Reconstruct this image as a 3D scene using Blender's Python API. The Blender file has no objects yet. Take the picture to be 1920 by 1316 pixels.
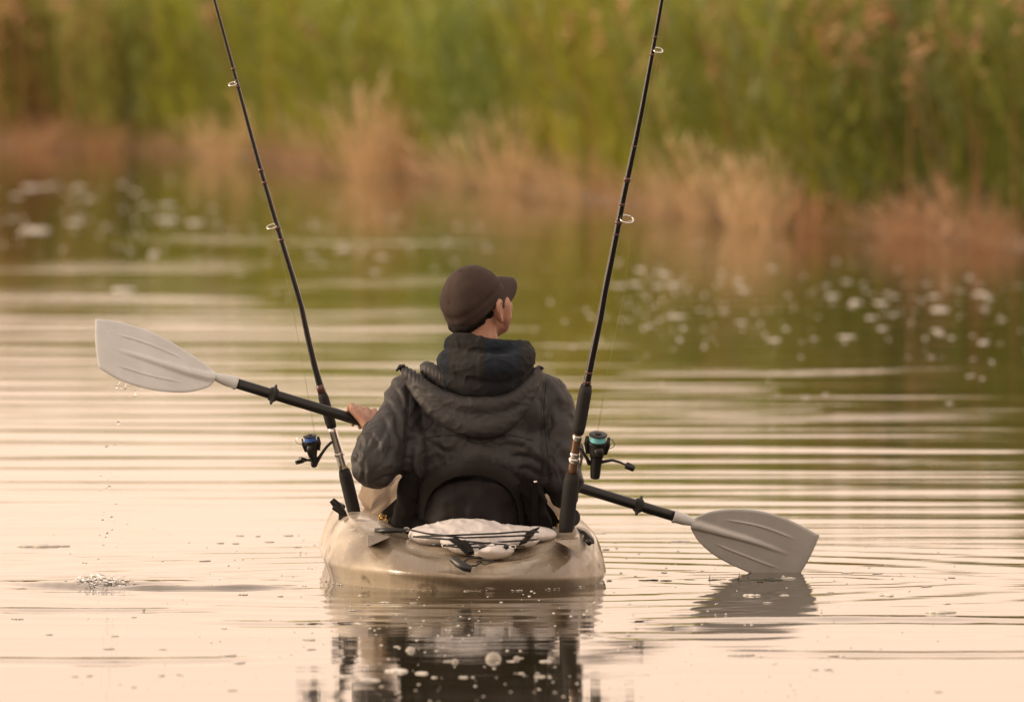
import bpy, bmesh, math, random
import numpy as np
from mathutils import Vector, Matrix, noise

random.seed(7)
rng = np.random.default_rng(11)
scene = bpy.context.scene
COL = scene.collection

# ------------------------------------------------------------------ camera
FPX = 24120.0            # focal length in pixels of the 1920 px wide photograph
CAM = Vector((0.0, -36.0, 1.73))
PITCH = math.atan(708.0 / FPX)
cam_d = bpy.data.cameras.new('camera')
cam_d.sensor_width = 36.0
cam_d.lens = FPX / 1920.0 * 36.0
cam_d.clip_start = 0.5
cam_d.clip_end = 3000.0
cam_d.dof.use_dof = True
cam_d.dof.focus_distance = 36.55
cam_d.dof.aperture_fstop = cam_d.lens / 68.0
cam = bpy.data.objects.new('camera', cam_d)
cam.location = CAM
cam.rotation_euler = (math.pi / 2 - PITCH, 0, 0)
COL.objects.link(cam)
scene.camera = cam

# ------------------------------------------------------------------ sky, sun, exposure
SUN_EL, SUN_AZ = math.radians(16), math.radians(-88)   # azimuth measured from +Y towards +X
world = bpy.data.worlds.new('World')
scene.world = world
world.use_nodes = True
wn = world.node_tree
for n in list(wn.nodes):
    wn.nodes.remove(n)
w_out = wn.nodes.new('ShaderNodeOutputWorld')
w_bg = wn.nodes.new('ShaderNodeBackground')
w_sky = wn.nodes.new('ShaderNodeTexSky')
w_sky.sky_type = 'NISHITA'
w_sky.sun_disc = False
w_sky.sun_elevation = SUN_EL
w_sky.sun_rotation = SUN_AZ
w_sky.dust_density = 6.0
w_sky.air_density = 1.0
w_geo = wn.nodes.new('ShaderNodeTexCoord')
w_sep = wn.nodes.new('ShaderNodeSeparateXYZ')
w_ramp = wn.nodes.new('ShaderNodeValToRGB')          # thin high overcast, peach low down and greyer overhead
w_ramp.color_ramp.elements[0].position = 0.0
w_ramp.color_ramp.elements[0].color = (1.0, 0.722, 0.535, 1)
w_ramp.color_ramp.elements[1].position = 1.0
w_ramp.color_ramp.elements[1].color = (0.60, 0.53, 0.47, 1)
e = w_ramp.color_ramp.elements.new(0.25)
e.color = (0.90, 0.675, 0.52, 1)
w_sc = wn.nodes.new('ShaderNodeVectorMath')
w_sc.operation = 'SCALE'
w_sc.inputs['Scale'].default_value = 14.0
w_mix = wn.nodes.new('ShaderNodeMix')
w_mix.data_type = 'RGBA'
w_mix.inputs[0].default_value = 0.88
wn.links.new(w_geo.outputs['Generated'], w_sep.inputs[0])
wn.links.new(w_sep.outputs['Z'], w_ramp.inputs[0])
wn.links.new(w_ramp.outputs[0], w_sc.inputs[0])
wn.links.new(w_sky.outputs[0], w_mix.inputs[6])
wn.links.new(w_sc.outputs[0], w_mix.inputs[7])
wn.links.new(w_mix.outputs[2], w_bg.inputs['Color'])
w_bg.inputs['Strength'].default_value = 0.1
wn.links.new(w_bg.outputs[0], w_out.inputs[0])

sun_d = bpy.data.lights.new('sun', 'SUN')
sun_d.energy = 2.4
sun_d.angle = math.radians(22)
sun_d.color = (1.0, 0.80, 0.58)
sun = bpy.data.objects.new('sun', sun_d)
sdir = Vector((math.sin(SUN_AZ) * math.cos(SUN_EL), math.cos(SUN_AZ) * math.cos(SUN_EL), math.sin(SUN_EL)))
sun.rotation_euler = sdir.to_track_quat('Z', 'Y').to_euler()
sun.location = (-20, 10, 20)
COL.objects.link(sun)

vs = scene.view_settings
vs.view_transform = 'Standard'
vs.look = 'None'
vs.gamma = 1
vs.exposure = 0.25
vs.use_curve_mapping = False

# ------------------------------------------------------------------ helpers
CP, SP = math.cos(PITCH), math.sin(PITCH)

def P(px, py, y):
    """world point seen at photo pixel (px, py) standing at depth y"""
    dx, df, du = (px - 960.0), FPX, (658.0 - py)
    dy = df * CP + du * SP
    dz = -df * SP + du * CP
    t = (y - CAM.y) / dy
    return Vector((dx * t, y, CAM.z + dz * t))

def PW(px, py, z=0.0):
    """world point on the level z seen at photo pixel (px, py)"""
    dx, df, du = (px - 960.0), FPX, (658.0 - py)
    dy = df * CP + du * SP
    dz = -df * SP + du * CP
    t = (z - CAM.z) / dz
    return Vector((dx * t, CAM.y + dy * t, z))

def S(y):
    return (y + 36.0) / FPX            # metres per photo pixel at depth y

def new_mat(name, col=(0.5, 0.5, 0.5), rough=0.5, metal=0.0, spec=0.5, coat=0.0):
    m = bpy.data.materials.new(name)
    m.use_nodes = True
    b = m.node_tree.nodes['Principled BSDF']
    b.inputs['Base Color'].default_value = (*col, 1)
    b.inputs['Roughness'].default_value = rough
    b.inputs['Metallic'].default_value = metal
    b.inputs['Specular IOR Level'].default_value = spec
    b.inputs['Coat Weight'].default_value = coat
    return m

def noise_col(m, c1, c2, scale=8.0, detail=4.0, lo=0.35, hi=0.65, vec=None, stretch=None, socket='Base Color'):
    nt = m.node_tree
    tc = nt.nodes.new('ShaderNodeTexCoord')
    mp = nt.nodes.new('ShaderNodeMapping')
    if stretch:
        mp.inputs['Scale'].default_value = stretch
    nz = nt.nodes.new('ShaderNodeTexNoise')
    nz.inputs['Scale'].default_value = scale
    nz.inputs['Detail'].default_value = detail
    rp = nt.nodes.new('ShaderNodeValToRGB')
    rp.color_ramp.elements[0].position = lo
    rp.color_ramp.elements[1].position = hi
    rp.color_ramp.elements[0].color = (*c1, 1)
    rp.color_ramp.elements[1].color = (*c2, 1)
    nt.links.new(tc.outputs['Object'], mp.inputs[0])
    nt.links.new(mp.outputs[0], nz.inputs['Vector'])
    nt.links.new(nz.outputs['Fac'], rp.inputs[0])
    nt.links.new(rp.outputs[0], nt.nodes['Principled BSDF'].inputs[socket])
    return rp

def add_bump(m, scale=60.0, strength=0.3, dist=0.002, detail=3.0, stretch=None):
    nt = m.node_tree
    tc = nt.nodes.new('ShaderNodeTexCoord')
    mp = nt.nodes.new('ShaderNodeMapping')
    if stretch:
        mp.inputs['Scale'].default_value = stretch
    nz = nt.nodes.new('ShaderNodeTexNoise')
    nz.inputs['Scale'].default_value = scale
    nz.inputs['Detail'].default_value = detail
    bp = nt.nodes.new('ShaderNodeBump')
    bp.inputs['Strength'].default_value = strength
    bp.inputs['Distance'].default_value = dist
    nt.links.new(tc.outputs['Object'], mp.inputs[0])
    nt.links.new(mp.outputs[0], nz.inputs['Vector'])
    nt.links.new(nz.outputs['Fac'], bp.inputs['Height'])
    b = nt.nodes['Principled BSDF']
    if b.inputs['Normal'].links:
        nt.links.new(b.inputs['Normal'].links[0].from_socket, bp.inputs['Normal'])
    nt.links.new(bp.outputs[0], b.inputs['Normal'])

def noise_rough(m, lo, hi, scale):
    nt = m.node_tree
    tc = nt.nodes.new('ShaderNodeTexCoord')
    nz = nt.nodes.new('ShaderNodeTexNoise'); nz.inputs['Scale'].default_value = scale; nz.inputs['Detail'].default_value = 6.0
    mr = nt.nodes.new('ShaderNodeMapRange'); mr.inputs[1].default_value = 0.38; mr.inputs[2].default_value = 0.62
    mr.inputs[3].default_value = lo; mr.inputs[4].default_value = hi
    nt.links.new(tc.outputs['Object'], nz.inputs['Vector']); nt.links.new(nz.outputs['Fac'], mr.inputs[0])
    nt.links.new(mr.outputs[0], nt.nodes['Principled BSDF'].inputs['Roughness'])

class Geo:
    """collects vertices and faces for ONE mesh"""
    def __init__(self):
        self.v, self.f = [], []
    def add(self, V, F):
        o = len(self.v)
        self.v += [tuple(p) for p in V]
        self.f += [tuple(i + o for i in f) for f in F]
        return self
    def tube(self, pts, radii, n=10, cap=True, flat=None):
        pts = [Vector(p) for p in pts]
        if not hasattr(radii, '__len__'):
            radii = [radii] * len(pts)
        V, F = [], []
        up = None
        for i, p in enumerate(pts):
            if i == 0: d = pts[1] - pts[0]
            elif i == len(pts) - 1: d = pts[-1] - pts[-2]
            else: d = (pts[i + 1] - pts[i - 1])
            d.normalize()
            if up is None:
                up = Vector((0, 0, 1)) if abs(d.z) < 0.9 else Vector((0, 1, 0))
            a = d.cross(up).normalized()
            b = a.cross(d).normalized()
            up = b
            for k in range(n):
                t = 2 * math.pi * k / n
                s = flat if flat else 1.0
                V.append(p + a * math.cos(t) * radii[i] + b * math.sin(t) * radii[i] * s)
        for i in range(len(pts) - 1):
            for k in range(n):
                k2 = (k + 1) % n
                F.append((i * n + k, i * n + k2, (i + 1) * n + k2, (i + 1) * n + k))
        if cap:
            F.append(tuple(range(n))[::-1])
            F.append(tuple((len(pts) - 1) * n + k for k in range(n)))
        return self.add(V, F)
    def ball(self, c, r, nu=12, nv=8, rot=None):
        c = Vector(c)
        if not hasattr(r, '__len__'):
            r = (r, r, r)
        V, F = [], []
        for j in range(1, nv):
            ph = math.pi * j / nv
            for i in range(nu):
                th = 2 * math.pi * i / nu
                p = Vector((r[0] * math.sin(ph) * math.cos(th), r[1] * math.sin(ph) * math.sin(th), r[2] * math.cos(ph)))
                if rot: p = rot @ p
                V.append(c + p)
        t = Vector((0, 0, r[2])); b = Vector((0, 0, -r[2]))
        if rot: t = rot @ t; b = rot @ b
        V.append(c + t); V.append(c + b)
        T, B = len(V) - 2, len(V) - 1
        for j in range(nv - 2):
            for i in range(nu):
                i2 = (i + 1) % nu
                F.append((j * nu + i, (j + 1) * nu + i, (j + 1) * nu + i2, j * nu + i2))
        for i in range(nu):
            i2 = (i + 1) % nu
            F.append((T, i, i2))
            F.append((B, (nv - 2) * nu + i2, (nv - 2) * nu + i))
        return self.add(V, F)
    def box(self, c, half, rot=None):
        c = Vector(c)
        V = []
        for z in (-1, 1):
            for y in (-1, 1):
                for x in (-1, 1):
                    p = Vector((x * half[0], y * half[1], z * half[2]))
                    if rot: p = rot @ p
                    V.append(c + p)
        F = [(0, 2, 3, 1), (4, 5, 7, 6), (0, 1, 5, 4), (2, 6, 7, 3), (0, 4, 6, 2), (1, 3, 7, 5)]
        return self.add(V, F)
    def chain(self, pts, radii, step=0.3, nu=14, nv=9):
        """overlapping balls along a path: for blobs that get remeshed"""
        pts = [Vector(p) for p in pts]
        if not hasattr(radii, '__len__'): radii = [radii] * len(pts)
        for i in range(len(pts) - 1):
            L = (pts[i + 1] - pts[i]).length
            m = max(1, int(L / (step * min(radii[i], radii[i + 1]))))
            for k in range(m + (1 if i == len(pts) - 2 else 0)):
                t = k / m
                self.ball(pts[i].lerp(pts[i + 1], t), radii[i] * (1 - t) + radii[i + 1] * t, nu, nv)
        return self

def W_of(o):
    m = Matrix.Identity(4)
    while o is not None:
        m = o.matrix_basis @ m
        o = o.parent
    return m

def finish(me, name, mat, parent, smooth=True):
    if mat: me.materials.append(mat)
    if smooth:
        me.polygons.foreach_set('use_smooth', np.ones(len(me.polygons), dtype=bool))
    ob = bpy.data.objects.new(name, me)
    COL.objects.link(ob)
    if parent is not None:
        ob.parent = parent
    return ob

def build(name, geo, mat, parent=None, smooth=True, local=False, bevel=0, subsurf=0, sharp=None):
    me = bpy.data.meshes.new(name)
    V = geo.v
    if parent is not None and not local:
        inv = W_of(parent).inverted()
        V = [tuple(inv @ Vector(v)) for v in V]
    me.from_pydata(V, [], geo.f)
    me.validate()
    ob = finish(me, name, mat, parent, smooth)
    if sharp: 
        me.set_sharp_from_angle(angle=math.radians(sharp))
    if bevel:
        b = ob.modifiers.new('bevel', 'BEVEL'); b.width = bevel; b.segments = 2; b.limit_method = 'ANGLE'
    if subsurf:
        b = ob.modifiers.new('sub', 'SUBSURF'); b.levels = subsurf; b.render_levels = subsurf
    return ob

def mesh_np(name, V, F, mat, parent=None, smooth=True, col=None):
    """V (n,3) array, F (m,k) array of k-gons"""
    me = bpy.data.meshes.new(name)
    k = F.shape[1]
    me.vertices.add(len(V)); me.vertices.foreach_set('co', np.ascontiguousarray(V, dtype=np.float32).ravel())
    me.loops.add(F.size); me.loops.foreach_set('vertex_index', np.ascontiguousarray(F, dtype=np.int32).ravel())
    me.polygons.add(len(F))
    me.polygons.foreach_set('loop_start', np.arange(0, F.size, k, dtype=np.int32))
    me.update(calc_edges=True)
    if col is not None:
        a = me.color_attributes.new('tint', 'FLOAT_COLOR', 'POINT')
        c4 = np.ones((len(V), 4), dtype=np.float32); c4[:, :3] = col
        a.data.foreach_set('color', c4.ravel())
    return finish(me, name, mat, parent, smooth)

def blob(name, geo, voxel, mat, parent, smooth_it=6, disp=None, fac=0.5):
    """union of the collected solids as one continuous skin (voxel remesh), then a displacement disp(co, no) -> offset"""
    me = bpy.data.meshes.new(name)
    me.from_pydata(geo.v, [], geo.f)
    t = bpy.data.objects.new('tmp', me)
    COL.objects.link(t)
    r = t.modifiers.new('r', 'REMESH'); r.mode = 'VOXEL'; r.voxel_size = voxel
    if smooth_it:
        s = t.modifiers.new('s', 'SMOOTH'); s.iterations = smooth_it; s.factor = fac
    dg = bpy.context.evaluated_depsgraph_get()
    dg.update()
    m2 = bpy.data.meshes.new_from_object(t.evaluated_get(dg))
    bpy.data.objects.remove(t); bpy.data.meshes.remove(me)
    n = len(m2.vertices)
    co = np.empty(n * 3, dtype=np.float32); m2.vertices.foreach_get('co', co); co = co.reshape(-1, 3).astype(float)
    if disp is not None:
        no = np.empty(n * 3, dtype=np.float32); m2.vertex_normals.foreach_get('vector', no); no = no.reshape(-1, 3).astype(float)
        co = disp(co, no)
    if parent is not None:
        inv = np.array(W_of(parent).inverted())
        co = co @ inv[:3, :3].T + inv[:3, 3]
    m2.vertices.foreach_set('co', co.astype(np.float32).ravel())
    m2.name = name
    m2.materials.clear()
    m2.update()
    return finish(m2, name, mat, parent, True)

def tag(o, label=None, cat=None, group=None, kind=None):
    if label: o['label'] = label
    if cat: o['category'] = cat
    if group: o['group'] = group
    if kind: o['kind'] = kind
    return o

def thing(name, loc, label, cat, group=None, rot=(0, 0, 0)):
    o = bpy.data.objects.new(name, None)
    o.empty_display_size = 0.1
    o.location = loc; o.rotation_euler = rot
    COL.objects.link(o)
    tag(o, label, cat, group)
    return o

def nz3(co, sx, sy, sz, off=0.0):
    """smooth noise at many points"""
    return np.array([noise.noise((c[0] * sx + off, c[1] * sy + off * 1.7, c[2] * sz - off)) for c in co])

def ridge3(co, sx, sy, sz, off=0.0):
    return 1.0 - np.abs(nz3(co, sx, sy, sz, off)) * 2.0

# ------------------------------------------------------------------ materials
M = {}
M['water'] = new_mat('water', (0.045, 0.036, 0.018), 0.025, spec=0.5)
M['water'].node_tree.nodes['Principled BSDF'].inputs['IOR'].default_value = 1.33
nt = M['water'].node_tree
tc = nt.nodes.new('ShaderNodeTexCoord')
prev = None
for sc, st, stg, ds in (((0.7, 8.0, 1.0), 1.0, 1.0, 0.0006), ((2.5, 30.0, 1.0), 1.0, 1.0, 0.00014)):
    mp = nt.nodes.new('ShaderNodeMapping'); mp.inputs['Scale'].default_value = sc
    nz = nt.nodes.new('ShaderNodeTexNoise'); nz.inputs['Scale'].default_value = 1.0; nz.inputs['Detail'].default_value = 2.0
    bp = nt.nodes.new('ShaderNodeBump'); bp.inputs['Strength'].default_value = stg; bp.inputs['Distance'].default_value = ds
    nt.links.new(tc.outputs['Object'], mp.inputs[0]); nt.links.new(mp.outputs[0], nz.inputs['Vector'])
    nt.links.new(nz.outputs['Fac'], bp.inputs['Height'])
    if prev: nt.links.new(prev.outputs[0], bp.inputs['Normal'])
    prev = bp
nt.links.new(prev.outputs[0], nt.nodes['Principled BSDF'].inputs['Normal'])

def leaf_mat(name, trans=0.35, rough=0.6):
    m = bpy.data.materials.new(name); m.use_nodes = True
    t = m.node_tree; b = t.nodes['Principled BSDF']; out = t.nodes['Material Output']
    at = t.nodes.new('ShaderNodeAttribute'); at.attribute_name = 'tint'
    tr = t.nodes.new('ShaderNodeBsdfTranslucent'); mx = t.nodes.new('ShaderNodeMixShader')
    mx.inputs[0].default_value = trans
    b.inputs['Roughness'].default_value = rough; b.inputs['Specular IOR Level'].default_value = 0.25
    t.links.new(at.outputs['Color'], b.inputs['Base Color']); t.links.new(at.outputs['Color'], tr.inputs[0])
    t.links.new(b.outputs[0], mx.inputs[1]); t.links.new(tr.outputs[0], mx.inputs[2]); t.links.new(mx.outputs[0], out.inputs[0])
    return m
M['reed'] = leaf_mat('reed_leaves', 0.42)
M['straw'] = leaf_mat('dry_straw', 0.2, 0.75)
M['mud'] = new_mat('bank_mud', (0.09, 0.055, 0.035), 0.8)
noise_col(M['mud'], (0.12, 0.08, 0.045), (0.28, 0.18, 0.11), 3.0)
add_bump(M['mud'], 9.0, 0.8, 0.05)

M['hull'] = new_mat('kayak_plastic', (0.40, 0.32, 0.22), 0.33, spec=0.5, coat=0.18)
M['hull'].node_tree.nodes['Principled BSDF'].inputs['Coat Roughness'].default_value = 0.08
noise_col(M['hull'], (0.215, 0.168, 0.118), (0.51, 0.425, 0.32), 2.9, 5.0, 0.41, 0.57, stretch=(1.0, 0.7, 2.2))  # brown marbling of the plastic; its contrast also paints in streaky reflections
add_bump(M['hull'], 22.0, 0.25, 0.002, 4.0)
add_bump(M['hull'], 9.0, 0.5, 0.004, 6.0, stretch=(6, 1, 1))
noise_rough(M['hull'], 0.14, 0.5, 11.0)
def scuffs(m, col, scale, stretch, lo, hi):
    nt = m.node_tree; b = nt.nodes['Principled BSDF']; src = b.inputs['Base Color'].links[0].from_socket
    tc = nt.nodes.new('ShaderNodeTexCoord'); mp = nt.nodes.new('ShaderNodeMapping'); mp.inputs['Scale'].default_value = stretch
    nz = nt.nodes.new('ShaderNodeTexNoise'); nz.inputs['Scale'].default_value = scale; nz.inputs['Detail'].default_value = 8.0
    mr = nt.nodes.new('ShaderNodeMapRange'); mr.inputs[1].default_value = lo; mr.inputs[2].default_value = hi
    mx = nt.nodes.new('ShaderNodeMix'); mx.data_type = 'RGBA'; mx.inputs[7].default_value = (*col, 1)
    nt.links.new(tc.outputs['Object'], mp.inputs[0]); nt.links.new(mp.outputs[0], nz.inputs['Vector']); nt.links.new(nz.outputs['Fac'], mr.inputs[0])
    nt.links.new(mr.outputs[0], mx.inputs[0]); nt.links.new(src, mx.inputs[6]); nt.links.new(mx.outputs[2], b.inputs['Base Color'])
scuffs(M['hull'], (0.15, 0.11, 0.07), 7.0, (1, 1, 2), 0.60, 0.68)
scuffs(M['hull'], (0.60, 0.52, 0.40), 30.0, (0.25, 1, 1.5), 0.66, 0.70)
M['black'] = new_mat('black_plastic', (0.014, 0.013, 0.012), 0.38)
M['rubber'] = new_mat('black_foam', (0.018, 0.016, 0.015), 0.8)
add_bump(M['rubber'], 500.0, 0.3, 0.0006)
M['shaft'] = new_mat('shaft_black', (0.012, 0.011, 0.011), 0.42)
M['nylon'] = new_mat('black_nylon', (0.0065, 0.0048, 0.0042), 0.9, spec=0.2)
add_bump(M['nylon'], 300.0, 0.35, 0.001)
M['cord'] = new_mat('black_cord', (0.015, 0.013, 0.013), 0.6)
M['blade'] = new_mat('blade_plastic', (0.66, 0.62, 0.56), 0.42)
noise_col(M['blade'], (0.60, 0.595, 0.58), (0.68, 0.675, 0.66), 14.0, 5.0, 0.3, 0.7)
add_bump(M['blade'], 240.0, 0.12, 0.001)
noise_rough(M['blade'], 0.18, 0.6, 9.0)
add_bump(M['blade'], 30.0, 0.25, 0.0012, 5.0, stretch=(0.4, 1, 3))
M['steel'] = new_mat('brushed_steel', (0.72, 0.70, 0.68), 0.28, metal=1.0)
M['chrome'] = new_mat('ring_chrome', (0.80, 0.76, 0.70), 0.2, metal=1.0)
M['brass'] = new_mat('brass', (0.75, 0.50, 0.14), 0.25, metal=1.0)
M['bronze'] = new_mat('bronze_seat', (0.20, 0.115, 0.07), 0.35, metal=0.5)
M['blank'] = new_mat('rod_blank', (0.013, 0.010, 0.010), 0.22, coat=0.5)
M['wrap'] = new_mat('thread_wrap', (0.10, 0.035, 0.022), 0.35, coat=0.4)
M['cyan'] = new_mat('cyan_line', (0.20, 0.62, 0.66), 0.5)
add_bump(M['cyan'], 60.0, 0.4, 0.001, stretch=(0.2, 0.2, 20))
M['blue'] = new_mat('blue_line', (0.05, 0.15, 0.52), 0.5)
add_bump(M['blue'], 60.0, 0.4, 0.001, stretch=(0.2, 0.2, 20))
M['line'] = new_mat('green_line', (0.42, 0.42, 0.16), 0.4)
M['skin'] = new_mat('skin', (0.46, 0.235, 0.155), 0.5)
M['skin'].node_tree.nodes['Principled BSDF'].inputs['Subsurface Weight'].default_value = 0.12
M['skin'].node_tree.nodes['Principled BSDF'].inputs['Subsurface Radius'].default_value = (0.012, 0.005, 0.003)
noise_col(M['skin'], (0.42, 0.20, 0.13), (0.50, 0.27, 0.18), 30.0, 4.0)
add_bump(M['skin'], 260.0, 0.25, 0.001)
M['hair'] = new_mat('hair', (0.010, 0.006, 0.004), 0.8, spec=0.2)
add_bump(M['hair'], 220.0, 0.9, 0.003, stretch=(1, 1, 0.25))
M['cap'] = new_mat('cap_cotton', (0.060, 0.037, 0.028), 0.9)
noise_col(M['cap'], (0.036, 0.021, 0.015), (0.055, 0.034, 0.026), 9.0)
add_bump(M['cap'], 420.0, 0.4, 0.001)
M['jacket'] = new_mat('jacket_cloth', (0.03, 0.026, 0.024), 0.58)
noise_col(M['jacket'], (0.0245, 0.0212, 0.0210), (0.033, 0.0285, 0.0282), 7.0, 5.0, 0.3, 0.7)
add_bump(M['jacket'], 30.0, 0.16, 0.005, 3.0)
add_bump(M['jacket'], 380.0, 0.25, 0.0008)
M['khaki'] = new_mat('khaki_trousers', (0.27, 0.20, 0.14), 0.85)
add_bump(M['khaki'], 45.0, 0.5, 0.008)
M['bag'] = new_mat('white_bag', (0.66, 0.61, 0.58), 0.45)
add_bump(M['bag'], 26.0, 0.35, 0.01)
M['tail'] = new_mat('tail_cloth', (0.012, 0.009, 0.0085), 0.75, spec=0.25)
add_bump(M['tail'], 24.0, 0.4, 0.008, 3.0)
M['band'] = new_mat('band_cloth', (0.013, 0.0105, 0.009), 0.85, spec=0.3)
M['shoe'] = new_mat('shoe', (0.03, 0.03, 0.03), 0.6)

# dark plaid fleece: broad blue and charcoal checks with thin lines between
M['plaid'] = new_mat('plaid_fleece', (0.02, 0.02, 0.03), 0.95)
nt = M['plaid'].node_tree
b = nt.nodes['Principled BSDF']
tc = nt.nodes.new('ShaderNodeTexCoord'); sep = nt.nodes.new('ShaderNodeSeparateXYZ')
nt.links.new(tc.outputs['Object'], sep.inputs[0])
def wave1(sock, freq, phase, thr):
    a = nt.nodes.new('ShaderNodeMath'); a.operation = 'MULTIPLY_ADD'; a.inputs[1].default_value = freq; a.inputs[2].default_value = phase
    s = nt.nodes.new('ShaderNodeMath'); s.operation = 'SINE'
    g = nt.nodes.new('ShaderNodeMapRange'); g.inputs[1].default_value = thr - 0.12; g.inputs[2].default_value = thr + 0.12
    nt.links.new(sock, a.inputs[0]); nt.links.new(a.outputs[0], s.inputs[0]); nt.links.new(s.outputs[0], g.inputs[0])
    return g.outputs[0]
cx = wave1(sep.outputs['X'], 2 * math.pi / 0.21, -1.12, 0.0)
cz = wave1(sep.outputs['Z'], 2 * math.pi / 0.19, 0.4, 0.0)
lx = wave1(sep.outputs['X'], 2 * math.pi / 0.105, 0.6, 0.985)
lz = wave1(sep.outputs['Z'], 2 * math.pi / 0.095, 0.4, 0.985)
m1 = nt.nodes.new('ShaderNodeMix'); m1.data_type = 'RGBA'; m1.inputs[6].default_value = (0.017, 0.015, 0.0135, 1); m1.inputs[7].default_value = (0.006, 0.011, 0.020, 1)
nt.links.new(cx, m1.inputs[0])
m2 = nt.nodes.new('ShaderNodeMix'); m2.data_type = 'RGBA'; m2.inputs[7].default_value = (0.008, 0.007, 0.008, 1)
mm = nt.nodes.new('ShaderNodeMath'); mm.operation = 'MULTIPLY'; mm.inputs[1].default_value = 0.6
nt.links.new(cz, mm.inputs[0]); nt.links.new(mm.outputs[0], m2.inputs[0]); nt.links.new(m1.outputs[2], m2.inputs[6])
mx = nt.nodes.new('ShaderNodeMath'); mx.operation = 'MAXIMUM'; nt.links.new(lx, mx.inputs[0]); nt.links.new(lz, mx.inputs[1])
mq = nt.nodes.new('ShaderNodeMath'); mq.operation = 'MULTIPLY'; mq.inputs[1].default_value = 0.5; nt.links.new(mx.outputs[0], mq.inputs[0])
m3 = nt.nodes.new('ShaderNodeMix'); m3.data_type = 'RGBA'; m3.inputs[7].default_value = (0.022, 0.026, 0.032, 1)
nt.links.new(mq.outputs[0], m3.inputs[0]); nt.links.new(m2.outputs[2], m3.inputs[6]); nt.links.new(m3.outputs[2], b.inputs['Base Color'])
add_bump(M['plaid'], 300.0, 0.5, 0.0015)

# foam and drops: thin watery skins, partly see-through
def foam_mat(name, col, a):
    m = bpy.data.materials.new(name); m.use_nodes = True
    t = m.node_tree; b = t.nodes['Principled BSDF']
    b.inputs['Base Color'].default_value = (*col, 1); b.inputs['Roughness'].default_value = 0.12
    b.inputs['Alpha'].default_value = a; b.inputs['IOR'].default_value = 1.33
    return m
M['foam'] = foam_mat('foam', (0.76, 0.71, 0.63), 0.92)
M['bubble'] = foam_mat('bubble_skin', (0.75, 0.70, 0.62), 0.42)
M['drop'] = new_mat('water_drop', (1, 1, 1), 0.0)
M['drop'].node_tree.nodes['Principled BSDF'].inputs['Transmission Weight'].default_value = 1.0
M['drop'].node_tree.nodes['Principled BSDF'].inputs['IOR'].default_value = 1.33

# ------------------------------------------------------------------ bank line
# y of the far shore for a given x (waterline read off the photograph)
_bp = [(px, PW(px, py - 5)) for px, py in ((-500, 262), (0, 284), (250, 288), (420, 296), (560, 318), (740, 336), (900, 352), (1050, 372), (1200, 394),
                                     (1350, 418), (1500, 436), (1700, 450), (1920, 470), (2400, 520))]
BX = np.array([-60.0, -30.0] + [p.x for _, p in _bp] + [9.0, 14.0, 30.0, 60.0])
BY = np.array([150.0, 125.0] + [p.y for _, p in _bp] + [26.0, 19.0, 8.0, 0.0])
def bank_y(x):
    return np.interp(x, BX, BY)

# ------------------------------------------------------------------ water: a real wave surface
def axis(fine0, fine1, step, outs0, outs1):
    return np.concatenate([outs0, np.arange(fine0, fine1, step), outs1])
ys = np.concatenate([[-400, -120, -70, -50, -40, -30, -20, -14, -10], np.arange(-8, 14, 0.035), np.arange(14, 100, 0.055), [101, 104, 110, 120, 150, 220, 400]])
xs = np.concatenate([[-400, -150, -60, -30, -18, -12, -9], np.arange(-7.5, -2.2, 0.12), np.arange(-2.2, 2.2, 0.04), np.arange(2.2, 6.5, 0.12), [8, 11, 16, 30, 60, 150, 400]])
X, Y = np.meshgrid(xs, ys)
Z = np.zeros_like(X)
wr = np.random.default_rng(5)
def lowmod(ax, ay, n, seed):
    r = np.random.default_rng(seed); o = np.zeros_like(X)
    for _ in range(n):
        a, b_, ph = r.uniform(-ax, ax), r.uniform(-ay, ay), r.uniform(0, 6.28)
        o += np.sin(a * X + b_ * Y + ph)
    return o / math.sqrt(n / 2)
for i in range(34):
    lam = 0.22 * (1.9 / 0.22) ** (i / 33.0)
    k = 2 * math.pi / lam
    ang = wr.normal(0, 0.075)
    curv = wr.normal(0, 0.004)
    slope = 0.0030 * (1.0 + 0.5 * wr.random()) * (1.0 if lam > 0.45 else 0.7)
    amp = slope / k
    mod = 0.45 + 0.55 * lowmod(1.3, 0.30, 5, 100 + i)
    ph = wr.uniform(0, 6.28) + 1.1 * lowmod(1.7, 0.35, 4, 300 + i)
    Z += amp * mod * np.sin(k * (Y * math.cos(ang) + X * math.sin(ang) + curv * X * X) + ph)
# wind ruffled streaks of short ripples further out
for px0, px1, py, wy, st_s in ((180, 1150, 452, 1.3, 0.075), (-100, 520, 560, 1.1, 0.05), (-100, 760, 500, 2.2, 0.042), (500, 1250, 530, 1.6, 0.05), (1120, 1820, 694, 0.40, 0.06), (1120, 1480, 735, 0.45, 0.045),
                             (1050, 1560, 768, 0.5, 0.04), (-100, 700, 610, 1.6, 0.035), (300, 1150, 585, 1.2, 0.03), (1000, 1400, 425, 1.6, 0.06), (1280, 1900, 790, 0.5, 0.03), (1000, 1200, 640, 2.0, 0.03)):
    a, b_ = PW(px0, py), PW(px1, py)
    t = np.clip((X - a.x) / (b_.x - a.x), 0, 1)
    env = np.sin(math.pi * t) ** 0.4 * np.exp(-((Y - a.y - 0.25 * np.sin(X * 2.1 + py)) / wy) ** 2)
    ph = 1.3 * np.sin(X * 2.3 + py) + 0.7 * np.sin(X * 5.7 + 2 * py)
    Z += env * st_s * 0.25 / 6.283 * (np.sin(2 * math.pi * Y / 0.27 + ph) + 0.7 * np.sin(2 * math.pi * Y / 0.36 + 1.7 * ph + 1.0))
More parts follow.
